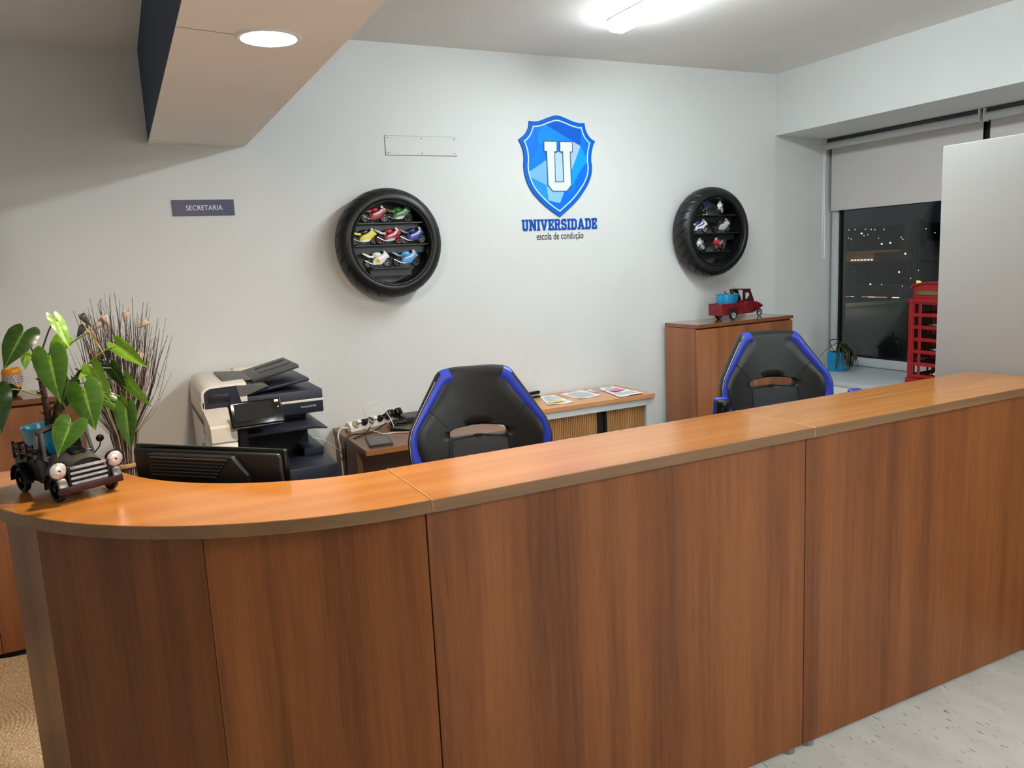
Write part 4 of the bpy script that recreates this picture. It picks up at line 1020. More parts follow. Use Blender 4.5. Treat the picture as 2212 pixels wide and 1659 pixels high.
# ================================================================== GAMING CHAIRS
def gaming_chair(loc, rz, label, arms_up):
    t = thing('gaming_chair', label, 'chair', loc, rz, 'black and blue gaming chairs')
    zh = 1.003
    # outline of the backrest around the slot centre, in (x, z)
    right = [(0.0, .272), (.08, .272), (.140, .265), (.158, .252), (.20, .185), (.25, .105), (.285, .045), (.298, .0), (.298, -.06), (.285, -.16), (.265, -.27), (.24, -.40), (.21, -.50), (.10, -.53), (0.0, -.53)]
    outl = right + [(-x_, z_) for x_, z_ in right[-2:0:-1]]
    def dens(P, n):
        L_ = [0]; k = len(P)
        for i in range(k): L_.append(L_[-1] + (Vector(P[(i + 1) % k]) - Vector(P[i])).length)
        return P, L_
    N = 132
    def ray_outline(a):
        d = Vector((math.sin(a), math.cos(a))); best = None
        k = len(outl)
        for i in range(k):
            p, q = Vector(outl[i]), Vector(outl[(i + 1) % k]); e = q - p
            den = d.x * e.y - d.y * e.x
            if abs(den) < 1e-9: continue
            s = (p.x * e.y - p.y * e.x) / den; u = (p.x * d.y - p.y * d.x) / den
            if s > 0 and -1e-6 <= u <= 1 + 1e-6 and (best is None or s < best): best = s
        return d * best
    def hole(a):
        # flat rounded slot, arched at its lower edge
        c, s = math.sin(a), math.cos(a)
        ax, az = .118, .027
        k = (abs(c / ax) ** 3.2 + abs(s / az) ** 3.2) ** (-1 / 3.2)
        x_, z_ = c * k, s * k
        if z_ < 0: z_ += .017 * (1 - (x_ / ax) ** 2)
        return Vector((x_, z_))
    # angles spread so that both the slot and the outline get enough points
    angs = []
    for i in range(N):
        u = i / N
        a = 2 * PI * u
        angs.append(math.atan2(math.sin(a) * 0.62, math.cos(a) * 0.38) if True else a)
    ts = [0, .03, .08, .2, .4, .6, .74, .80, .85, .90, .945, .975, 1.0]
    def thick(tt):
        e = min(1.0, tt / .09) if tt < .5 else min(1.0, (1 - tt) / .07)
        return math.sqrt(max(0, 1 - (1 - e) ** 2))
    def pt(a, tt, side):
        h, o = hole(a), ray_outline(a)
        p = h.lerp(o, tt)
        bol = .075 * min(1, abs(p.x) / .298) ** 2.2
        lean = (p.y + .53) * .16
        th = thick(tt)
        groove = -.007 * math.exp(-((tt - .80) / .02) ** 2) - .006 * math.exp(-((tt - .96) / .015) ** 2) if (side < 0 and abs(o.x) > .12) else 0
        y = -bol + lean + side * (.036 * th + (groove if th > .5 else 0)) + .03
        return Vector((p.x, y + .215, p.y + zh))
    black, blue = G(), G()
    tb, tbl = bmesh.new(), bmesh.new()
    def stripe(a, tt0, tt1):
        p = hole(a).lerp(ray_outline(a), .9)
        q = ray_outline(a)
        if q.y > .243 and .114 < abs(q.x) < .158 and tt0 >= .80 - 1e-6: return True
        return tt0 >= .80 - 1e-6 and tt1 <= .945 + 1e-6 and abs(p.x) > .112 and p.y > -.46
    for i in range(N):
        a0, a1 = angs[i], angs[(i + 1) % N]
        for j in range(len(ts) - 1):
            q = [pt(a0, ts[j], -1), pt(a1, ts[j], -1), pt(a1, ts[j + 1], -1), pt(a0, ts[j + 1], -1)]
            tgt = tbl if stripe((a0 if abs(a0 - a1) < 3 else a0), ts[j], ts[j + 1]) else tb
            tgt.faces.new([tgt.verts.new(v) for v in q])
            q = [pt(a0, ts[j], 1), pt(a0, ts[j + 1], 1), pt(a1, ts[j + 1], 1), pt(a1, ts[j], 1)]
            tb.faces.new([tb.verts.new(v) for v in q])
    for x_ in (tb, tbl): bmesh.ops.remove_doubles(x_, verts=x_.verts, dist=1e-5)
    black.merge(tb); black.build('backrest', M['leather'], t, smooth=50)
    # the two blue side stripes, one object each
    for sgn in (-1, 1):
        tc_ = tbl.copy()
        bmesh.ops.delete(tc_, geom=[f for f in tc_.faces if f.calc_center_median().x * sgn < 0], context='FACES')
        gg = G(); gg.merge(tc_); o = gg.build('side_stripe', M['leather_blue'], t, smooth=50, recalc=False); o['label'] = 'blue leatherette side stripe'
    tbl.free()
    # seams and pale piping
    def front(x_, z_, off=.0):
        p = Vector((x_, z_ - zh)); a = math.atan2(p.x, p.y)
        h, o = hole(a), ray_outline(a); tt = (p - h).length / max(1e-6, (o - h).length)
        v = pt(a, min(max(tt, 0.0), 1), -1); v.y -= off; return v
    for sgn in (-1, 1):
        g = G().tube([front(sgn * (.200 - .080 * k / 6), zh + .112 - .086 * k / 6, .0002) for k in range(7)], .0022, 6, 2); g.build('seam', M['pure_black'], t)
        g = G().tube([front(sgn * (.125 + .012 * k / 6), zh - .015 - .35 * k / 6, .0005) for k in range(7)], .0022, 6, 2); g.build('seam', M['pure_black'], t)
        pip = []
        for i in range(N):
            a = angs[i]
            h, o = hole(a), ray_outline(a); p = h.lerp(o, .955)
            if p.x * sgn > .115 and -.45 < p.y < .225: pip.append((p.y, pt(a, .962, -1) + Vector((0, -.001, 0))))
        pip.sort(key=lambda q: -q[0])
        g = G().tube([q[1] for q in pip], .0016, 5, 1); g.build('piping', M['white_paint'] if sgn < 0 else M['leather'], t)
    # grey fabric centre below the slot
    def cpnl(u, v):
        z_ = zh - .034 - v * .40; hw_ = .112 - .01 * v
        x_ = (u - .5) * 2 * hw_
        z2_ = z_ + .012 * (1 - ((u - .5) * 2) ** 2) * (1 - v)
        q = front(x_, z2_, .002); q.y = min(q.y, (z2_ - zh + .53) * .16 + .245 - .036) - .0015; return q
    g = G().grid(cpnl, 12, 14); g.build('centre_panel', M['mesh_grey'], t, recalc=False)
    # seat
    g = G().box(-.235, .235, -.27, .22, .44, .535, .035, 4); g.build('seat', M['leather'], t)
    for sgn in (-1, 1):
        g = G().box(sgn * .20, sgn * .275, -.27, .20, .45, .565, .03, 4); o = g.build('seat_bolster', M['leather_blue'], t); o['label'] = 'blue leatherette seat bolster'
        # armrest: padded loop, blue cap with black sides
        ax = sgn * .345
        if arms_up:   # folded up beside the backrest
            KA = T(ax, .02, .822) @ RX(rad(-82)) @ T(0, .10, -.60)
        else: KA = T(0, 0, 0) @ T(ax, 0, 0)
        KA = KA if arms_up else T(ax, 0, 0)
        g = G().tube([(0, .12, .50 if not arms_up else .60), (0, .135, .62), (0, .11, .68), (0, -.10, .695), (0, -.22, .66), (0, -.24, .60)], .017, 10, 6, M=KA); ar = g.build('armrest', M['black'], t)
        g = G().box(-.038, .038, -.25, .13, .685, .728, .020, 4, M=KA); o = g.build('arm_pad', M['leather_blue'], ar); o['label'] = 'blue leatherette arm pad'
        g = G().box(-.033, .033, -.245, .125, .662, .700, .014, 3, M=KA); g.build('arm_pad_base', M['leather'], ar)
        g = G().box(min(sgn * .22, ax), max(sgn * .22, ax), -.03, .05, .46, .485, .006); g.build('arm_bracket', M['black'], ar)
    g = G().cyl((0, 0, .20), (0, 0, .44), .028, n=20).cyl((0, 0, .08), (0, 0, .28), .04, n=20); g.build('gas_lift', M['black'], t)
    for k in range(5):
        a = 2 * PI * k / 5 + .3
        c, s = math.cos(a), math.sin(a)
        g = G().tube([(0, 0, .115), (.17 * c, .17 * s, .105), (.31 * c, .31 * s, .075)], [.034, .026, .018], 8, 4); lg = g.build('base_leg', M['black'], t)
        g = G()
        for o_ in (-.016, .016): g.cyl((.31 * c - s * (o_ - .01), .31 * s + c * (o_ - .01), .03), (.31 * c - s * (o_ + .01), .31 * s + c * (o_ + .01), .03), .03, n=16)
        g.cyl((.31 * c, .31 * s, .03), (.31 * c, .31 * s, .08), .008, n=8); g.build('caster', M['black_gloss'], lg)
    return t
gaming_chair((1.197, 2.62, 0), rad(-15), 'black gaming chair with blue stripes beside the brown desk', False)
gaming_chair((2.885, 2.72, 0), rad(-22), 'black gaming chair with raised armrests in front of the window cabinet', True)

# white return desk under the window
t = thing('window_desk', 'white desk between the right gaming chair and window sill', 'desk', (3.62, 2.45, 0))
g = G().box(0, .775, 0, 1.5, .70, .725, .002, 1); g.build('desk_top', M['desk_white'], t)
for xx, yy in ((.04, .04), (.735, .04), (.04, 1.46), (.735, 1.46)):
    g = G().box(xx - .02, xx + .02, yy - .02, yy + .02, 0, .70, .002, 1); g.build('leg', M['white_metal'], t)

# ================================================================== BLACK TIN TRUCK
tr = thing('tin_truck', 'black distressed tin pickup truck planter on the curved counter', 'truck ornament', (-0.184, 2.444, TOP), math.atan2(-.893, .45))
def tb_(g, name, m, p=None, **k): return g.build(name, M[m], p or tr, **k)
# local frame: x forward, y to the truck's left
for sx_ in (.105, -.105):
    for sy_ in (-.068, .068):
        K = T(sx_, sy_, .036) @ RX(PI / 2)
        g = G().lathe([(.0265, -.007), (.034, -.007), (.036, -.004), (.036, .004), (.034, .007), (.0265, .007), (.0265, -.007)], 28, K, cap=False); wh = tb_(g, 'wheel', 'iron')
        g = G().cyl((sx_, sy_ - .008, .036), (sx_, sy_ + .008, .036), .007, n=12)
        for k in range(6):
            a = 2 * PI * k / 6
            g.cyl((sx_, sy_, .036), (sx_ + .0275 * math.cos(a), sy_, .036 + .0275 * math.sin(a)), .0022, n=6)
        tb_(g, 'spoke_hub', 'iron', wh)
        # mudguard
        g = G().lathe([(.043, -.013), (.046, -.010), (.047, 0), (.046, .010), (.043, .013)], 20, T(sx_, sy_ * 1.03, .036) @ RX(PI / 2), cap=False, a0=rad(-8), a1=PI + rad(8))
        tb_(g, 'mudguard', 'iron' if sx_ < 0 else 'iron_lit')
g = G().cyl((.105, -.07, .036), (.105, .07, .036), .003, n=8).cyl((-.105, -.07, .036), (-.105, .07, .036), .003, n=8); tb_(g, 'axle', 'iron')
g = G().box(-.155, .13, -.054, .054, .032, .042, .002, 1); tb_(g, 'chassis', 'iron')
# cargo bed with rails
g = G().box(-.158, -.02, -.062, -.058, .04, .098, .001, 1).box(-.158, -.02, .058, .062, .04, .098, .001, 1).box(-.160, -.156, -.062, .062, .04, .098, .001, 1).box(-.158, -.02, -.06, .06, .04, .044); bed = tb_(g, 'cargo_bed', 'iron')
g = G()
for zz in (.106, .122):
    for sy_ in (-.063, .063): g.box(-.160, -.028, sy_ - .0015, sy_ + .0015, zz, zz + .009)
    g.box(-.162, -.159, -.063, .063, zz, zz + .009)
tb_(g, 'bed_rail', 'rust', smooth=0)
g = G()
for sy_ in (-.063, .063):
    for xx in (-.158, -.115, -.072, -.03): g.box(xx, xx + .006, sy_ - .003, sy_ + .003, .09, .138)
tb_(g, 'bed_post', 'rust', smooth=0)
# cab: floor shell, pillars, roof
g = G().box(-.018, .045, -.064, .064, .034, .108, .006); tb_(g, 'cab_body', 'iron')
cabw = .062
def pil(x0_, x1_, z0, z1, sy_): 
    return [(x0_, sy_ * .062, z0), (x1_, sy_ * .056, z1)]
for sy_ in (-1, 1):
    g = G().tube(pil(-.014, -.010, .10, .176, sy_), .007, 8, 1, flat=.7); tb_(g, 'pillar', 'iron_lit')
    g = G().tube(pil(.042, .022, .10, .176, sy_), .005, 8, 1); tb_(g, 'pillar', 'iron_lit')
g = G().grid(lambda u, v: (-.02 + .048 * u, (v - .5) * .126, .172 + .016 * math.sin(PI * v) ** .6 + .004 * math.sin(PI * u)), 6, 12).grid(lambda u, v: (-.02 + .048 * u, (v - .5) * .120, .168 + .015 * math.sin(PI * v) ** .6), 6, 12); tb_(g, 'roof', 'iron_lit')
g = G().box(-.018, -.014, -.056, .056, .10, .172, .001, 1); tb_(g, 'cab_back', 'iron')
g = G().box(.038, .043, -.060, .060, .10, .112, .002, 1); tb_(g, 'cowl', 'iron')
# hood, domed and tapering forward
def hoodf(u, v):
    x_ = .04 + u * .098; wv = .058 - .016 * u
    a = (v - .5) * PI
    return (x_, wv * math.sin(a), .082 + (.046 - .016 * u * u) * max(0, math.cos(a)) ** .75 - .004 * u)
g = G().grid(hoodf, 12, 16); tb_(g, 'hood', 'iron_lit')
def hood_z(u, y): return .082 + (.046 - .016 * u * u) * max(0, math.cos(math.asin(max(-1, min(1, y / (.058 - .016 * u)))))) ** .75 - .004 * u
g = G().box(.065, .105, -.020, .020, .0, .004, .001, 1, M=T(0, 0, hood_z(.55, .0) + .0015) @ T(.085, 0, 0) @ RY(rad(9)) @ T(-.085, 0, 0)); hv = tb_(g, 'hood_hatch', 'iron')
g = G().box(.071, .099, -.014, .014, .0035, .0055, M=T(0, 0, hood_z(.55, .0) + .0015) @ T(.085, 0, 0) @ RY(rad(9)) @ T(-.085, 0, 0)); tb_(g, 'hatch_screen', 'pure_black', hv, smooth=0)
g = G().box(.045, .135, -.040, .040, .034, .082, .004); tb_(g, 'engine_box', 'iron')
nose = [(-.044, .046), (-.043, .082)] + [(-.042 * math.cos(PI * k / 12), .078 + .030 * math.sin(PI * k / 12) ** .75) for k in range(1, 12)] + [(.043, .082), (.044, .046)]
g = G().prism(nose, .128, .1355, 'yz', .002, 1); tb_(g, 'nose_panel', 'iron')
# grille
g = G().box(.137, .143, -.054, -.048, .036, .096, .001, 1).box(.137, .143, .048, .054, .036, .096, .001, 1); tb_(g, 'grille_post', 'iron')
for k in range(4):
    zz = .044 + k * .0135
    g = G().box(.136, .144, -.049, .049, zz, zz + .0095, .002, 1, M=T(.14, 0, zz) @ RY(rad(-12)) @ T(-.14, 0, -zz)); tb_(g, 'grille_slat', 'iron_lit')
g = G().box(.148, .1535, -.082, .082, .027, .046, .002, 2); tb_(g, 'bumper', 'rust')
for sy_ in (-.068, .068):
    K = T(.134, sy_ * 1.08, .090) @ RY(PI / 2)
    g = G().lathe([(0, -.03), (.012, -.026), (.021, -.012), (.0245, .0), (.0245, .004), (.0215, .004)], 28, K, cap=False); hl = tb_(g, 'headlight', 'iron')
    g = G().lathe([(.0215, .003), (.016, .0075), (.008, .0095), (0.0, .010)], 28, K, cap=False, rfun=lambda a, i: .0006 * math.cos(a * 14) if i < 3 else 0); tb_(g, 'lens', 'lens', hl)
    g = G().sphere((.145, sy_ * 1.08, .090), .003); tb_(g, 'bulb_dot', 'charcoal', hl)
    # mirror on a bent arm
    sg = 1 if sy_ > 0 else -1
    g = G().tube([(.045, sg * .060, .095), (.05, sg * .078, .115), (.044, sg * .084, .132)], .0018, 6, 4); mi_ = tb_(g, 'mirror_arm', 'iron')
    g = G().sphere((.042, sg * .085, .135), .0115, (.45, 1, .9)); tb_(g, 'mirror', 'iron', mi_)

# ------------------------------------------------------------------ potted anthurium standing in the truck bed
pl = thing('potted_anthurium', 'anthurium with heart shaped leaves in teal pot on tin truck', 'plant', (-0.214, 2.50, TOP + .0455))
PZ = TOP + .0455
pw = Vector((-0.214, 2.50, PZ))
g = G().lathe([(0, .0), (.042, .0), (.046, .004), (.066, .122), (.068, .132), (.066, .136), (.062, .134), (.059, .118), (.0, .118)], 48, cap=False); g.build('pot', M['pot_teal'], pl)
g = G().grid(lambda u, v: (.058 * u * math.cos(2 * PI * v), .058 * u * math.sin(2 * PI * v), .119 + .006 * mnoise.noise((u * 5, v * 9, 1))), 6, 24); g.build('soil', M['soil'], pl, recalc=False)
def rel(p): return tuple(Vector(p) - pw)
trunkA = [(-0.214, 2.5, 1.29), (-0.211, 2.5, 1.345), (-0.213, 2.5, 1.384), (-0.214, 2.5, 1.424), (-0.217, 2.5, 1.463), (-0.223, 2.5, 1.492)]
trunkB = [(-0.205, 2.5, 1.29), (-0.181, 2.5, 1.373), (-0.156, 2.5, 1.409), (-0.132, 2.5, 1.434), (-0.118, 2.5, 1.455)]
for tk in (trunkA, trunkB):
    g = G().tube([rel(p) for p in tk], [.0095, .009, .0085, .008, .007, .005][:len(tk)] if tk is trunkA else [.008, .007, .006, .005, .003], 9, 5)
    rnd = random.Random(11)
    for k in range(26):
        u = rnd.random() * (len(tk) - 1.001); i = int(u); p = Vector(tk[i]).lerp(Vector(tk[i + 1]), u - i)
        a = rnd.random() * 6.28
        d = Vector((math.cos(a), math.sin(a) - .3, .5)).normalized()
        g.tube([rel(p + d * .005), rel(p + d * (.013 + .008 * rnd.random()))], [.0035, .0009], 5, 1)
    g.build('trunk', M['bark'], pl)

def leaf(attach, tip, width, m, node, face=(-.35, -.9, .25), fold=.18, droop=.18, stalk='petiole', twist=0.0):
    A, Tp = Vector(attach), Vector(tip)
    d = Tp - A; L_ = d.length * 1.02; dx = d.normalized()
    n = Vector(face); n = (n - dx * n.dot(dx)).normalized()
    if twist: n = Matrix.Rotation(twist, 3, dx) @ n
    s = n.cross(dx).normalized()
    W2 = width / 2
    NU, NV = 16, 10
    me_pts = []
    # heart: half-width along u from lobes (u<0) to the tip
    lobe = .26
    def halfw(u):  # u in [-lobe, 1]
        if u < 0: return 1.0
        return 1.0
    def P(i, j):
        # j across -1..1 ; i along
        v = -1 + 2 * j / NV
        av = abs(v)
        # left/right outline curve param: start (sinus) to tip
        start = -lobe * math.sin(min(1, av * 1.55) * PI / 2) if av > 0 else 0
        start = -lobe * (1 - (2 * av * .78 - .9) ** 2 * 1.0) if av > .12 else -lobe * .19 * av / .12 * .5
        u = i / NU
        return u, v
    tb = bmesh.new(); vl = tb.verts.layers.float.new('vein')
    # polar heart: from the sinus point fan out to an outline curve
    def outline(th):
        # th 0 = toward the tip, PI = toward the sinus; returns (along, across)
        c = math.cos(th); s_ = math.sin(th)
        k = th / PI
        along = 1.0 * (1 - k) ** 1.35 * 1.0
        pts = [(0, 1.0, 0.0), (.10, .84, .20), (.22, .64, .52), (.36, .40, .82), (.50, .14, .98), (.62, -.08, .98), (.74, -.24, .80), (.86, -.30, .48), (.95, -.20, .18), (1.0, 0.0, 0.0)]
        for a, b2 in zip(pts, pts[1:]):
            if k <= b2[0] + 1e-9:
                f = (k - a[0]) / (b2[0] - a[0]); return a[1] + (b2[1] - a[1]) * f, a[2] + (b2[2] - a[2]) * f
        return 0, 0
    def surf(al, ac):
        bend = -droop * L_ * (max(0, al)) ** 2 * .5 - .10 * L_ * max(0, -al)
        lift = fold * abs(ac) * W2 * (1 if abs(ac) < .5 else 1) - .25 * W2 * ac * ac
        rip = .035 * W2 * math.sin(al * 14 + abs(ac) * 3) * abs(ac)
        return A + dx * (al * L_) + s * (ac * W2) + n * (bend + lift + rip)
    NT, NR = 26, 7
    for sg in (-1, 1):
        rows = []
        for i in range(NT + 1):
            th = PI * i / NT
            oa, oc = outline(th)
            # spine point facing this outline point, so the veins run outward from the midrib
            sp_ = max(0.0, oa * .82) if i else 1.0
            row = []
            for k in range(NR + 1):
                f = k / NR
                al = sp_ + (oa - sp_) * f; ac = oc * f
                v = tb.verts.new(surf(al, sg * ac))
                vein = .12 + .65 * math.exp(-(f * oc / .016) ** 2) + .10 * (math.sin(i * 2.0) > .75) * (1 - f)
                v[vl] = vein + (.10 if f > .95 else 0)
                row.append(v)
            rows.append(row)
        for i in range(NT):
            for k in range(NR):
                q = (rows[i][k], rows[i + 1][k], rows[i + 1][k + 1], rows[i][k + 1])
                try: tb.faces.new(q if sg > 0 else q[::-1])
                except ValueError: pass
    bmesh.ops.remove_doubles(tb, verts=tb.verts, dist=1e-6)
    bmesh.ops.transform(tb, matrix=Matrix.Translation(-pw), verts=tb.verts)
    me = bpy.data.meshes.new('leaf'); tb.to_mesh(me); tb.free()
    for p in me.polygons: p.use_smooth = True
    me.materials.append(M[m])
    o = bpy.data.objects.new('leaf', me); C.objects.link(o); o.parent = pl
    # stalk from the node on the trunk to the leaf
    N_ = Vector(node)
    mid = N_.lerp(A, .6) + Vector((0, 0, .10 * (A - N_).length))
    g = G().tube([rel(N_), tuple(mid - pw), tuple(A - pw - n * .001), tuple(surf(.12, 0) - pw - n * .0012)], [.0024, .0021, .0018, .0006], 7, 6)
    g.build('leaf_stalk', M[stalk], o)
    return o
nA = lambda z: (-0.214, 2.5, z)
leaf((-0.237, 2.45, 1.572), (-0.281, 2.36, 1.495), .078, 'leaf_dark', nA(1.47), (-.05, -.95, .45), fold=.1, stalk='petiole_dark')
leaf((-0.312, 2.40, 1.425), (-0.309, 2.36, 1.324), .074, 'leaf_dark', nA(1.39), (.1, -.95, .3), stalk='petiole')
leaf((-0.160, 2.5, 1.600), (-0.131, 2.47, 1.523), .046, 'leaf_bright', nA(1.49), (.55, -.7, .2), fold=.3, stalk='petiole_dark')
leaf((-0.180, 2.40, 1.509), (-0.166, 2.32, 1.398), .086, 'leaf_mid', nA(1.48), (-.15, -.9, .4), fold=.25)
leaf((-0.150, 2.52, 1.542), (-0.190, 2.50, 1.500), .050, 'leaf_bright', nA(1.47), (.5, -.5, .8))
leaf((-0.111, 2.40, 1.411), (-0.095, 2.34, 1.310), .092, 'leaf_mid', (-.158, 2.5, 1.405), (-.1, -.9, .45), fold=.05)
leaf((-0.143, 2.26, 1.342), (-0.178, 2.20, 1.279), .078, 'leaf_mid', (-.18, 2.49, 1.375), (-.1, -.85, .5), fold=.3, stalk='petiole_dark')
leaf((-0.014, 2.52, 1.513), (0.053, 2.48, 1.447), .048, 'leaf_bright', (-.13, 2.5, 1.44), (-.45, -.75, .45), fold=.5)
leaf((-0.083, 2.45, 1.460), (-0.049, 2.40, 1.388), .056, 'leaf_bright', (-.14, 2.5, 1.425), (-.5, -.8, .35), fold=.55)
leaf((-0.090, 2.47, 1.458), (-0.122, 2.43, 1.440), .034, 'leaf_bright', (-.14, 2.5, 1.425), (-.2, -.7, .6), fold=.2)
leaf((-0.039, 2.50, 1.452), (-0.011, 2.46, 1.399), .046, 'leaf_dark', (-.13, 2.5, 1.43), (-.4, -.9, -.1), fold=.1)
leaf((-0.002, 2.50, 1.412), (0.047, 2.45, 1.335), .042, 'leaf_bright', (-.15, 2.5, 1.41), (-.6, -.7, .2), fold=.5)
leaf((-0.023, 2.48, 1.368), (0.000, 2.44, 1.324), .026, 'leaf_bright', (-.17, 2.5, 1.385), (-.7, -.6, .2), fold=.5)
leaf((-0.015, 2.42, 1.335), (-0.017, 2.38, 1.231), .060, 'leaf_mid', (-.17, 2.5, 1.385), (-.25, -.9, .2), fold=.45)
leaf((-0.149, 2.47, 1.424), (-0.178, 2.45, 1.344), .056, 'leaf_dark', (-.20, 2.5, 1.35), (.1, -.95, .3), fold=.1)
leaf((-0.068, 2.50, 1.383), (-0.029, 2.46, 1.323), .050, 'leaf_mid', (-.18, 2.5, 1.375), (-.1, -.6, .8), fold=.1)
leaf((-0.250, 2.58, 1.506), (-0.256, 2.57, 1.462), .028, 'leaf_bright', nA(1.48), (.2, -.9, .2))
leaf((-0.128, 2.46, 1.40), (-0.150, 2.44, 1.365), .04, 'leaf_dark', (-.19, 2.5, 1.36), (.2, -.9, .3))
# the yellow-green flower
SPL = [(-0.097, 2.5, 1.587), (-0.083, 2.5, 1.558), (-0.069, 2.5, 1.531), (-0.054, 2.5, 1.494), (-0.052, 2.5, 1.478)]
g = G().tube([rel(p) for p in SPL], [.0012, .0042, .0038, .0026, .0008], 8, 6, flat=.4); fl_ = g.build('flower_spathe', M['spathe'], pl)
g = G().tube([rel((-.081, 2.496, 1.566)), rel((-.072, 2.496, 1.548)), rel((-.066, 2.496, 1.532))], [.001, .0028, .001], 7, 4); g.build('spadix', mat('rust spadix', (150, 74, 32), .6), fl_)
g = G().tube([rel((-0.083, 2.5, 1.558)), rel((-0.143, 2.5, 1.522)), rel((-0.205, 2.5, 1.442))], .0021, 7, 5); g.build('flower_stalk', M['petiole'], pl)

# ================================================================== DRIED TWIG ARRANGEMENT
da = thing('dried_arrangement', 'tall bundle of dried twigs and pods standing by the curved counter', 'dried flowers', (-0.042, 3.45, 0))
rnd = random.Random(5)
def twig_set(n, m, rmin, rmax, zlo, zhi):
    g = G()
    for k in range(n):
        a = rnd.random() * 6.283; q = rnd.random() ** .6
        bx_, by_ = .030 * q * math.cos(a), .030 * q * math.sin(a)
        top = Vector((.055 + .20 * q * math.cos(a) * rnd.uniform(.75, 1.1) - .03, .13 * q * math.sin(a), rnd.uniform(zlo, zhi) - .10 * q * q))
        f0 = Vector((bx_ * 1.9, by_ * 1.9, 0.002)); f1 = Vector((bx_, by_, .965))
        mid = f1.lerp(top, .55) + Vector((rnd.uniform(-.02, .02), rnd.uniform(-.02, .02), 0))
        r = rnd.uniform(rmin, rmax)
        g.tube([f0, f1, mid, top], [r * 1.3, r * 1.2, r, r * .5], 4, 3)
        if rnd.random() < .4:
            st = f1.lerp(top, rnd.uniform(.55, .85))
            g.tube([st, st + Vector((rnd.uniform(-.05, .05), rnd.uniform(-.03, .03), rnd.uniform(.04, .10)))], [r * .7, r * .4], 4, 1)
    o = g.build('twigs', M[m], da); o['kind'] = 'stuff'
twig_set(150, 'twig', .0009, .0018, 1.46, 1.66)
twig_set(60, 'twig_pale', .0009, .0016, 1.38, 1.60)
g = G().lathe([(.036, -.008), (.040, -.004), (.040, .006), (.036, .010), (.032, .008), (.032, -.006)], 24, T(0, 0, .962), cap=False); g.build('raffia_tie', M['band'], da)
for i, (x_, z_, mm) in enumerate([(-.123, 1.560, 'pod_grey'), (-.138, 1.518, 'pod_grey'), (-.075, 1.534, 'pod_pale'), (-.052, 1.552, 'pod_pale'), (.021, 1.562, 'pod_pale'), (.082, 1.524, 'pod_pale'), (.052, 1.394, 'pod_pale')]):
    tilt = [(.3, -.5), (.5, .6), (.2, .9), (.2, -.4), (.4, .2), (.2, 1.1), (.1, .2)][i]
    K = T(x_ + .042, -.02 + .01 * (i % 3), z_) @ RY(tilt[1]) @ RX(tilt[0])
    g = G().lathe([(.001, -.042), (.006, -.026), (.012, -.006), (.0145, .012), (.012, .018), (.011, .010), (.005, -.02)], 16, K, cap=False, a0=0.4, a1=5.9)
    o = g.build('dried_pod', M[mm], da)
    o['label'] = 'grey curled pod' if mm == 'pod_grey' else 'pale curled pod'
for i, (x_, z_) in enumerate([(-.100, 1.40), (-.062, 1.416), (-.062, 1.368)]):
    g = G()
    for k in range(6):
        a = k * 1.05 + i
        K = T(x_ + .042, -.03, z_) @ RY(a) @ T(0, 0, .014)
        g.sphere((0, 0, 0), .015, (.45, .2, 1.0), 8, 6, M=K)
    g.build('dark_rosette', M['pod_dark'], da)
g = G().sphere((-.063, -.02, 1.418), .017, (1, 1, .85)); g.build('seed_head', mat('brown seed head', (110, 78, 52), .9, var=.7, scale=140, bump=1.0, bscale=160), da)

# ================================================================== TOYS ON THE CABINETS
# red three-wheeler with a blue pot
tk = thing('tin_three_wheeler', 'red tin three wheeled pickup ornament on the tall corner cabinet', 'truck ornament', (3.905, 4.215, 1.2245), rad(4))
def kb(g, name, m, p=None, **k): return g.build(name, M[m], p or tk, **k)
for sy_ in (-.067, .067):
    K = T(-.142, sy_, .030) @ RX(PI / 2)
    g = G().lathe([(.020, -.010), (.027, -.010), (.030, -.006), (.030, .006), (.027, .010), (.020, .010), (.020, -.010)], 28, K, cap=False); wh = kb(g, 'wheel', 'rubber')
    g = G().lathe([(0, -.0075), (.0205, -.0085), (.0205, .0085), (0, .0075)], 24, K, cap=False); kb(g, 'rim', 'white_metal', wh)
    for sg in (-1, 1):
        g = G().cyl((-.142, sy_ + sg * .007, .030), (-.142, sy_ + sg * .011, .030), .005, n=12)
        for k in range(6):
            a_ = k * PI / 3 + .5; g.cyl((-.142 + .0125 * math.cos(a_), sy_ + sg * .007, .030 + .0125 * math.sin(a_)), (-.142 + .0125 * math.cos(a_), sy_ + sg * .0092, .030 + .0125 * math.sin(a_)), .0036, n=8)
        kb(g, 'rim_holes', 'charcoal', wh)
K = T(.192, 0, .026) @ RX(PI / 2)
g = G().lathe([(.020, -.004), (.0255, -.003), (.026, 0), (.0255, .003), (.020, .004), (.020, -.004)], 28, K, cap=False); wh = kb(g, 'wheel', 'rubber')
g = G().cyl((.192, -.005, .026), (.192, .005, .026), .004, n=10)
for k in range(10):
    a = k * PI / 5; g.cyl((.192, 0, .026), (.192 + .021 * math.cos(a), 0, .026 + .021 * math.sin(a)), .0009, n=5)
kb(g, 'rim', 'white_metal', wh)
g = G().tube([(.158, -.008, .075), (.192, -.008, .026)], .0028, 6, 1).tube([(.158, .008, .075), (.192, .008, .026)], .0028, 6, 1); kb(g, 'fork', 'iron')
g = G().box(-.236, -.03, -.065, -.061, .032, .112, .001, 1).box(-.236, -.03, .061, .065, .032, .112, .001, 1).box(-.239, -.235, -.065, .065, .032, .112, .001, 1).box(-.236, -.03, -.063, .063, .032, .036); kb(g, 'cargo_bed', 'red_tin')
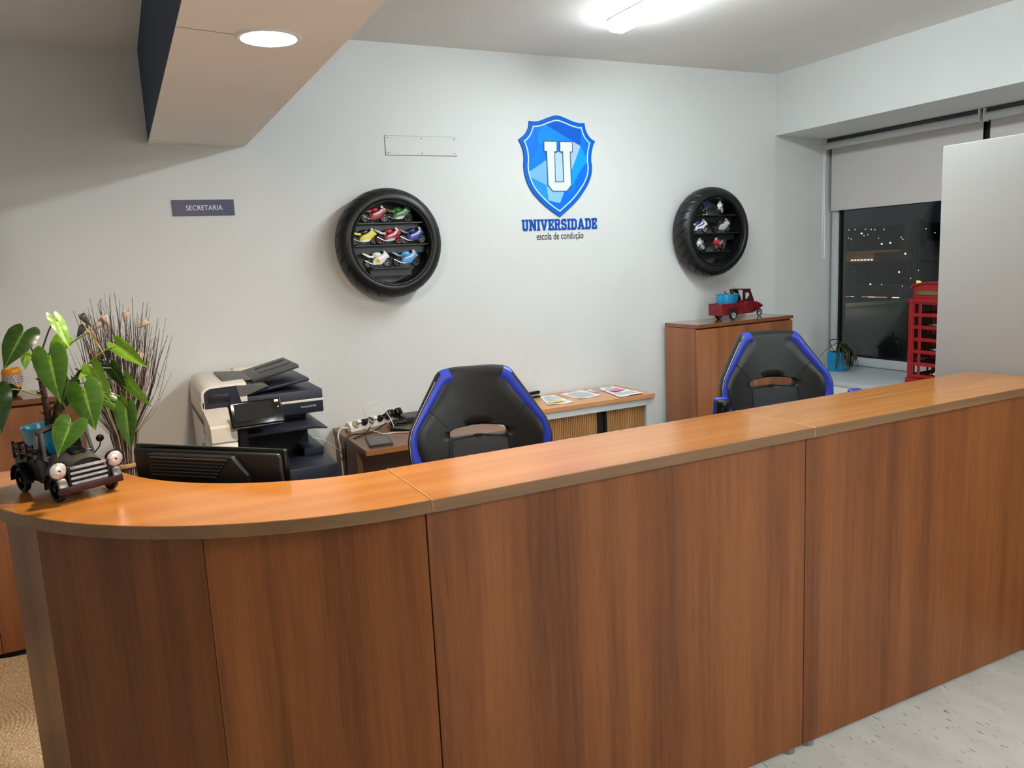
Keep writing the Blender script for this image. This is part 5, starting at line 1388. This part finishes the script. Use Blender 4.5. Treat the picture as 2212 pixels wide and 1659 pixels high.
for sy_ in (-1, 1):
    g = G().prism([(-.185, .032), (-.185, .078), (-.178, .086), (-.106, .086), (-.098, .078), (-.098, .032)], sy_ * .0655, sy_ * .0705, 'xz', .0015, 1); kb(g, 'wheel_arch', 'red_dark')
g = G().box(-.03, .068, -.065, .065, .034, .122, .003); kb(g, 'cab_body', 'red_tin')
def cabside(sy_):
    P = [(-.030, .122), (-.034, .198), (.030, .198), (.068, .122)]
    Hh = [(-.016, .134), (-.017, .178), (.017, .178), (.040, .134)]
    tb = bmesh.new()
    for o_ in (sy_ * .065, sy_ * .060):
        A = [tb.verts.new((p[0], o_, p[1])) for p in P]; B = [tb.verts.new((p[0], o_, p[1])) for p in Hh]
        for i in range(4): tb.faces.new((A[i], A[(i + 1) % 4], B[(i + 1) % 4], B[i]))
    bmesh.ops.recalc_face_normals(tb, faces=tb.faces)
    return tb
for sy_ in (-1, 1):
    g = G(); g.merge(cabside(sy_)); kb(g, 'cab_side', 'red_dark', recalc=False, smooth=0)
g = G().box(-.038, .036, -.067, .067, .197, .203, .002, 1); kb(g, 'roof', 'red_dark')
for sy_ in (-.058, .058):
    g = G().tube([(.068, sy_, .122), (.031, sy_, .198)], .006, 4, 1); kb(g, 'pillar', 'red_dark', smooth=0)
    g = G().box(-.034, -.030, sy_ - .008, sy_ + .004, .122, .198); kb(g, 'pillar', 'red_dark', smooth=0)
g = G().prism([(.068, .036), (.068, .112), (.085, .116), (.135, .108), (.175, .090), (.200, .070), (.178, .066), (.150, .052), (.110, .036)], -.042, .042, 'xz', .012, 3); kb(g, 'nose', 'red_tin')
g = G().lathe([(.006, -.022), (.014, -.006), (.018, .004), (.018, .008), (.0, .006)], 20, T(.098, 0, .136) @ RY(rad(80)), cap=False).cyl((.085, 0, .112), (.092, 0, .132), .004, n=8); kb(g, 'headlight', 'red_tin')
t = thing('flower_pot', 'sky blue pot with dead stems in the red three wheeler', 'pot', (3.779, 4.207, 1.2615), rad(4))
g = G().lathe([(0, 0), (.070, 0), (.074, .004), (.092, .128), (.094, .136), (.090, .138), (.086, .130), (.084, .118), (0, .118)], 48, Matrix.Diagonal((1.0, .62, 1.0, 1)), cap=False); g.build('pot', M['pot_blue'], t)
g = G().grid(lambda u, v: (.083 * u * math.cos(2 * PI * v), .051 * u * math.sin(2 * PI * v), .119), 3, 24); g.build('soil', M['soil'], t, recalc=False)
g = G().tube([(.0, 0, .118), (-.02, -.01, .145), (-.045, -.015, .158)], [.005, .004, .002], 6, 4).tube([(.035, 0, .118), (.05, 0, .15), (.072, 0, .185)], [.006, .005, .001], 6, 4).tube([(.045, 0, .14), (.03, 0, .155)], [.003, .001], 6, 1).sphere((.05, 0, .143), .015, (1, .6, .8), 10, 8); g.build('dead_stems', M['wilt'], t)

# ochre toy van planter at the far left
vn = thing('ceramic_van', 'ochre ceramic van planter on the far left cabinet behind leaves', 'ornament', (-0.53, 4.225, 1.1925), 0)
g = G().box(-.20, .085, -.055, .055, .040, .060, .006).box(-.20, -.035, -.055, .055, .05, .20, .02, 4); g.build('van_body', M['ochre'], vn)
g = G().prism([(-.19, .10), (-.055, .10), (-.065, .175), (-.185, .175)], -.0565, -.0545, 'xz', .0005, 1).prism([(-.19, .10), (-.055, .10), (-.065, .175), (-.185, .175)], .0545, .0565, 'xz', .0005, 1); g.build('van_window', M['lens'], vn)
for xx in (.045, -.13):
    for sy_ in (-.058, .058):
        K = T(xx, sy_, .034) @ RX(PI / 2)
        g = G().lathe([(0, -.010), (.024, -.010), (.033, -.007), (.034, 0), (.033, .007), (.024, .010), (0, .010)], 32, K, cap=False); wh = g.build('wheel', M['black_gloss'], vn)
        g = G().cyl((xx, sy_ - .0115, .034), (xx, sy_ + .0115, .034), .009, n=14); g.build('hub', M['charcoal'], wh)
t = thing('chevron_pot', 'black and white chevron pot with ochre rim riding ceramic van', 'pot', (-0.475, 4.225, 1.2530))
g = G().lathe([(0, 0), (.044, 0), (.040, .038), (.0395, .040)], 40, cap=False); g.build('printed_band', M['chevron'], t)
g = G().lathe([(.0395, .040), (.042, .052), (.038, .066), (.034, .070), (.031, .062), (.0, .058)], 40, cap=False); o = g.build('rim', M['ochre'], t); o['label'] = 'ochre glazed rim'

# ================================================================== ON THE SILL
SZ = 0.7625
# phone booth shelf
bo = thing('phone_booth_shelf', 'red telephone booth display shelf standing on the window sill', 'display shelf', (4.80, 3.315, SZ), 0)
BW, BD, BH = .148, .13, .515   # half width (y), half depth (x), height of the glazed part
def bb(g, name, m, p=None, **k): return g.build(name, M[m] if isinstance(m, str) else m, p or bo, **k)
g = G().box(-BD - .008, BD + .008, -BW - .008, BW + .008, 0, .035, .003, 1); bb(g, 'base', 'red_booth')
for sx_ in (-1, 1):
    for sy_ in (-1, 1):
        g = G().box(sx_ * BD - .014 * (sx_ > 0) * 1.0 - .0 * 1, sx_ * BD + .014 * (sx_ < 0), min(sy_ * BW, sy_ * (BW - .026)), max(sy_ * BW, sy_ * (BW - .026)), .035, .035 + BH, .003, 1)
        bb(g, 'corner_post', 'red_booth')
rows = 6; z_a, z_b = .05, .035 + BH - .012
rh = (z_b - z_a) / rows
def frame_face(axis, sg):
    g = G()
    if axis == 'x':  # faces looking along x; columns along y: narrow, wide, narrow
        x0_, x1_ = sg * (BD - .012), sg * (BD - .004)
        yl = [-BW + .026, -BW + .080, BW - .080, BW - .026]
        for y_ in yl[1:3]: g.box(min(x0_, x1_) + .0012, max(x0_, x1_) - .0012, y_ - .011, y_ + .011, z_a, z_b, .002, 1)
        for y_ in (yl[0] + .004, yl[3] - .004): g.box(min(x0_, x1_) + .0018, max(x0_, x1_) - .0018, y_ - .008, y_ + .008, z_a, z_b, .002, 1)
        for k in range(rows + 1): g.box(min(x0_, x1_), max(x0_, x1_), yl[0], yl[3], z_a + k * rh - .0115, z_a + k * rh + .0115, .002, 1)
    else:
        y0_, y1_ = sg * (BW - .012), sg * (BW - .004)
        xl = [-BD + .014, -BD + .06, BD - .06, BD - .014]
        for x_ in xl[1:3]: g.box(x_ - .008, x_ + .008, min(y0_, y1_) + .0012, max(y0_, y1_) - .0012, z_a, z_b, .002, 1)
        for k in range(rows + 1): g.box(xl[0], xl[3], min(y0_, y1_), max(y0_, y1_), z_a + k * rh - .0115, z_a + k * rh + .0115, .002, 1)
    bb(g, 'glazing_bars', 'red_booth')
frame_face('x', -1); frame_face('x', 1); frame_face('y', -1); frame_face('y', 1)
for k in range(rows):
    g = G().box(-BD + .013, BD - .013, -BW + .013, BW - .013, z_a + k * rh - .004, z_a + k * rh + .002); bb(g, 'shelf_board', 'red_dark', smooth=0)
zt = .035 + BH
g = G().box(-BD - .006, BD + .006, -BW - .006, BW + .006, zt - .012, zt + .012, .003, 1); bb(g, 'cornice', 'red_booth')
arc_ = [(-BW + .022, zt + .012), (-BW + .022, zt + .080)] + [(-(BW - .022) * math.cos(PI * k / 10), zt + .080 + .034 * math.sin(PI * k / 10)) for k in range(1, 10)] + [(BW - .022, zt + .080), (BW - .022, zt + .012)]
g = G().prism(arc_, -BD + .012, BD - .012, 'yz', .002, 1); bb(g, 'header', 'red_booth')
top_ = [(-BW + .008, zt + .080)] + [(-(BW - .008) * math.cos(PI * k / 12), zt + .084 + .040 * math.sin(PI * k / 12)) for k in range(0, 13)] + [(BW - .008, zt + .080)] + [(-(BW - .020) * math.cos(PI * k / 12), zt + .080 + .034 * math.sin(PI * k / 12)) for k in range(12, -1, -1)]
g = G().prism(top_, -BD - .002, BD + .002, 'yz'); bb(g, 'domed_roof', 'red_booth')
g = G().box(-BD + .007, -BD + .013, -BW + .046, BW - .046, zt + .034, zt + .066, .002, 1); sg_ = bb(g, 'sign_plate', 'brass')
g = G(); text_geo(g, 'TELEPHONE', .017, .165, .0006, T(-BD + .0068, 0, zt + .0415) @ RZ(-PI / 2)); bb(g, 'lettering', mat('gold lettering', (150, 128, 76), .5), sg_, smooth=0)
# little cars standing on its boards
def toy_car(loc, rz, label, col, col2):
    t = thing('toy_car', label, 'toy', loc, rz, 'toy cars inside the phone booth shelf')
    g = G().prism([(-.042, .008), (-.044, .018), (-.030, .021), (.022, .021), (.042, .016), (.043, .008)], -.017, .017, 'xz', .003, 2); g.build('body', colmat(col), t)
    g = G().prism([(-.030, .020), (-.020, .032), (.006, .032), (.020, .020)], -.0145, .0145, 'xz', .002, 1); g.build('cabin', colmat(col2), t)
    for xx in (-.026, .026):
        for sy_ in (-.0165, .0165):
            g = G().cyl((xx, sy_ - .003, .009), (xx, sy_ + .003, .009), .009, n=14); g.build('wheel', M['rubber'], t)
bx0 = 4.80 - .07
toy_car((bx0, 3.30, SZ + z_a + 4 * rh + .002), PI / 2, 'silver toy car on the second highest board of the phone booth', (120, 124, 128), BLK)
toy_car((bx0, 3.285, SZ + z_a + 2 * rh + .002), PI / 2, 'pale green toy car on a middle board of the phone booth', (150, 200, 190), (20, 30, 30))
toy_car((bx0, 3.285, SZ + z_a + 0 * rh + .002), PI / 2, 'yellow toy car on the lowest board of the phone booth', (214, 196, 80), WHT)

# blue cube pot with a wilted plant
t = thing('wilted_plant', 'wilted plant drooping over a square blue pot on the sill', 'plant', (4.80, 4.135, SZ), rad(10))
g = G().prism([(-.058, -.058), (.058, -.058), (.058, .058), (-.058, .058)], 0, .142, 'xy', .006, 2); g.build('pot', M['pot_blue'], t)
g = G().box(-.05, .05, -.05, .05, .139, .1435); g.build('soil', M['soil'], t, smooth=0)
rnd = random.Random(9)
for k in range(34):
    a = rnd.uniform(-2.3, 1.0) - .5; r1 = rnd.uniform(.02, .06); r2 = rnd.uniform(.062, .125); zd = rnd.uniform(0, .13); hp = rnd.uniform(.165, .215)
    c, s_ = math.cos(a), math.sin(a); jw = lambda: rnd.uniform(-.010, .010)
    g = G().tube([(0, 0, .142), (r1 * .5 * c, r1 * .5 * s_, hp - .01), (r1 * c + jw(), r1 * s_ + jw(), hp), (r2 * c + jw(), r2 * s_ + jw(), hp - .05), (r2 * 1.05 * c + jw(), r2 * 1.05 * s_ + jw(), .05 + zd * .6), (r2 * c + jw(), r2 * s_ + jw(), .014 + zd * .6)], [.0015, .002, .005, .009 * rnd.uniform(.5, 1.1), .007, .001], 6, 4, flat=.3)
    g.build('leaf', M['wilt'] if k % 3 else M['leaf_dark'], t)
g = G().tube([(-.02, .02, .14), (-.04, .05, .215), (-.02, .03, .235), (.0, .0, .22), (-.05, .07, .16), (-.09, .10, .10)], [.003, .008, .010, .006, .004, .002], 7, 5, flat=.5); g.build('stem', M['wilt'], t)

# ================================================================== RUG
rg = G(); prof = []
R = 0.012
while R < .675:
    for k in range(4):
        prof.append((R + .016 * k / 4, .004 + .006 * math.sin(PI * k / 4)))
    R += .016
prof = [(0.0, .006)] + prof + [(.676, .0)]
rg.lathe(prof, 120, cap=False)
tag(rg.build('jute_rug', M['rug'], loc=(-0.80, 3.42, 0.001), smooth=60), 'round braided jute rug on the floor behind the curved counter', 'rug')

# ================================================================== NIGHT OUTSIDE
M['asphalt'] = mat('dark asphalt', (46, 48, 46), 0.8, var=.2, scale=.5)
M['hill'] = mat('dark hillside', (20, 24, 22), 0.95, var=.4, scale=.02)
M['kerb'] = mat('pale concrete kerb', (150, 148, 138), .8, var=.1)
M['facade'] = mat('ochre lit facade', (150, 112, 70), .8, var=.2, scale=.2, emit=.08, ecol=(220, 150, 80))  # emission stands in for the night light falling on the facade
M['lamp_w'] = emission('street lamp white', (1.0, .93, .82), 1.0)
M['lamp_y'] = emission('street lamp yellow', (1.0, .86, .22), .9)
M['lamp_r'] = emission('road lamp red', (1.0, .42, .26), .6)
GZ = -6.0
g = G().box(6, 420, -60, 420, GZ - 1, GZ); tag(g.build('street_ground', M['asphalt'], smooth=0), kind='structure')
def hillf(u, v):
    y = -100 + 600 * u; x = 150 + 260 * v
    return (x, y, GZ + 15 * min(1, v * 1.6) ** 1.2 + 2.0 * mnoise.noise((x * .012, y * .012, 0)) * min(1, v * 4))
g = G().grid(hillf, 60, 24); tag(g.build('distant_hill', M['hill'], recalc=False), kind='structure')
KP = [(72, 74), (76, 71.5), (81, 69), (87, 67.4), (94, 66.4), (104, 65.6)]
g = G().prism(KP + [(x_ + .5, y_ - .6) for x_, y_ in KP[::-1]], GZ, GZ + .42, 'xy'); tag(g.build('kerb_wall', M['kerb'], smooth=0), 'pale low wall along the dark road outside the window', 'wall')
DOTS = [(0.8459, 0.0211), (0.8347, 0.0212), (0.8232, 0.0148), (0.8166, 0.0208), (0.8066, 0.0198), (0.8004, 0.0193), (0.7849, 0.0187), (0.8124, 0.0125), (0.8189, 0.0114), (0.8464, 0.0092), (0.8418, 0.0075), (0.7937, 0.0065), (0.7881, -0.0019), (0.7741, -0.0011), (0.7567, 0.0061), (0.7538, 0.0031), (0.7184, 0.0156), (0.7053, 0.0097), (0.7493, -0.0171), (0.7584, -0.0428), (0.7281, -0.0406), (0.7397, -0.0516), (0.8058, -0.0603), (0.7867, -0.0608), (0.7524, -0.0628)]
BIG = {2, 12, 13, 18, 19, 22}
first = None
for i, (dy, dz) in enumerate(DOTS):
    X = 126.0 if dz > -.035 else 98.0
    loc = (X, X * dy, 1.7 + X * dz)
    if first is None:
        first = thing('street_lamp', 'distant white street lamp glowing in the dark beyond the window', 'street lamp', loc, group='distant street lamps')
        g = G().sphere((0, 0, 0), .20, u=10, v=6); g.build('lamp_globe', M['lamp_w'], first)
        g = G().cyl((0, 0, -1.0), (0, 0, 0), .02, n=6); g.build('mast', M['pure_black'], first)
        c = first
    else:
        c = copy_tree(first); c.location = loc
    k = (.85 if i in BIG else .45) * (.75 if X < 120 else 1)
    for ch in c.children:
        if ch.name.startswith('mast'): ch.scale = (1, 1, loc[2] - GZ)
        else: ch.scale = (k, k, k)
t = thing('road_beacon', 'yellow road lamp above the red phone booth roof', 'street lamp', (100, 72.94, 1.7 - 5.69))
g = G().sphere((0, 0, 0), .32, (1, 1.9, .7), 12, 8); g.build('lamp_globe', M['lamp_y'], t)
g = G().cyl((0, 0, -2.2), (0, 0, -.2), .06, n=6); g.build('mast', M['charcoal'], t)
for i, (dy, ln) in enumerate([(.843, 1.0), (.835, .5), (.809, 1.2), (.795, 1.6), (.778, 2.2), (.757, 1.2), (.722, 1.4)]):
    X = 95.0
    t = thing('road_light', 'thin low row of road lights beyond the dark street wall', 'road light', (X, X * dy, 1.7 - X * .0792), group='rows of road lights')
    g = G()
    n = max(2, int(ln / .28))
    for k in range(n): g.box(-.05, .05, k * .28, k * .28 + .22, -.045, .045)
    g.build('lamps', M['lamp_r'] if i % 2 == 0 else M['lamp_w'], t, smooth=0)
    g = G().box(-.04, .04, -.1, n * .28 + .1, -.30, -.08); g.build('rail', M['charcoal'], t, smooth=0)
fb = thing('lit_building', 'low ochre building lit at night on the hillside outside', 'building', (140, 113.0, GZ))
g = G().box(0, 8, -1.0, 7.0, 0, 6.1); g.build('front_block', M['facade'], fb, smooth=0)
g = G().box(0, 8, -6.0, -1.0, 0, 5.7); g.build('side_block', mat('dim facade', (84, 72, 58), .8, emit=.016, ecol=(180, 140, 90)), fb, smooth=0)  # faint emission stands in for light spilling onto this block
g = G().box(2, 9, -12.0, -9.2, 0, 7.4); g.build('tower_block', mat('grey block', (70, 72, 72), .8, emit=.012, ecol=(150, 150, 150)), fb, smooth=0)  # same painted-in glow, weaker on the tower
for k in range(7):
    g = G().box(-.2, 0, -.6 + k * .8, -.2 + k * .8, 4.15, 4.42); g.build('lit_window', M['lamp_w'], fb, smooth=0)
g = G().box(128, 139, 60, 180, GZ, GZ + 4.0); tag(g.build('dark_bank', M['hill'], smooth=0), kind='structure')
sl = bpy.data.lights.new('street_fill', 'POINT'); sl.energy = 520; sl.color = (1, .9, .72); sl.shadow_soft_size = .06  # unseen point light added to brighten the kerb wall
so = bpy.data.objects.new('street_fill', sl); C.objects.link(so); so.location = (79, 66.0, -1.6)
sp_ = thing('road_sign', 'rectangular road sign on a post just outside the window', 'sign', (14.0, 10.3, GZ))
g = G().box(-.02, .02, -.20, .20, 7.56, 8.10, .004, 1); g.build('sign_plate', mat('dark sign face', (96, 100, 102), .5), sp_)
g = G()
for (a, b2, c, d) in ((-.20, .20, 8.09, 8.10), (-.20, .20, 7.56, 7.57), (-.20, -.19, 7.56, 8.10), (.19, .20, 7.56, 8.10)): g.box(-.024, -.02, a, b2, c, d)
g.build('sign_border', M['grey_plastic'], sp_, smooth=0)
g = G().cyl((.03, 0, 0), (.03, 0, 8.0), .04, n=12); g.build('post', M['grey_plastic'], sp_)
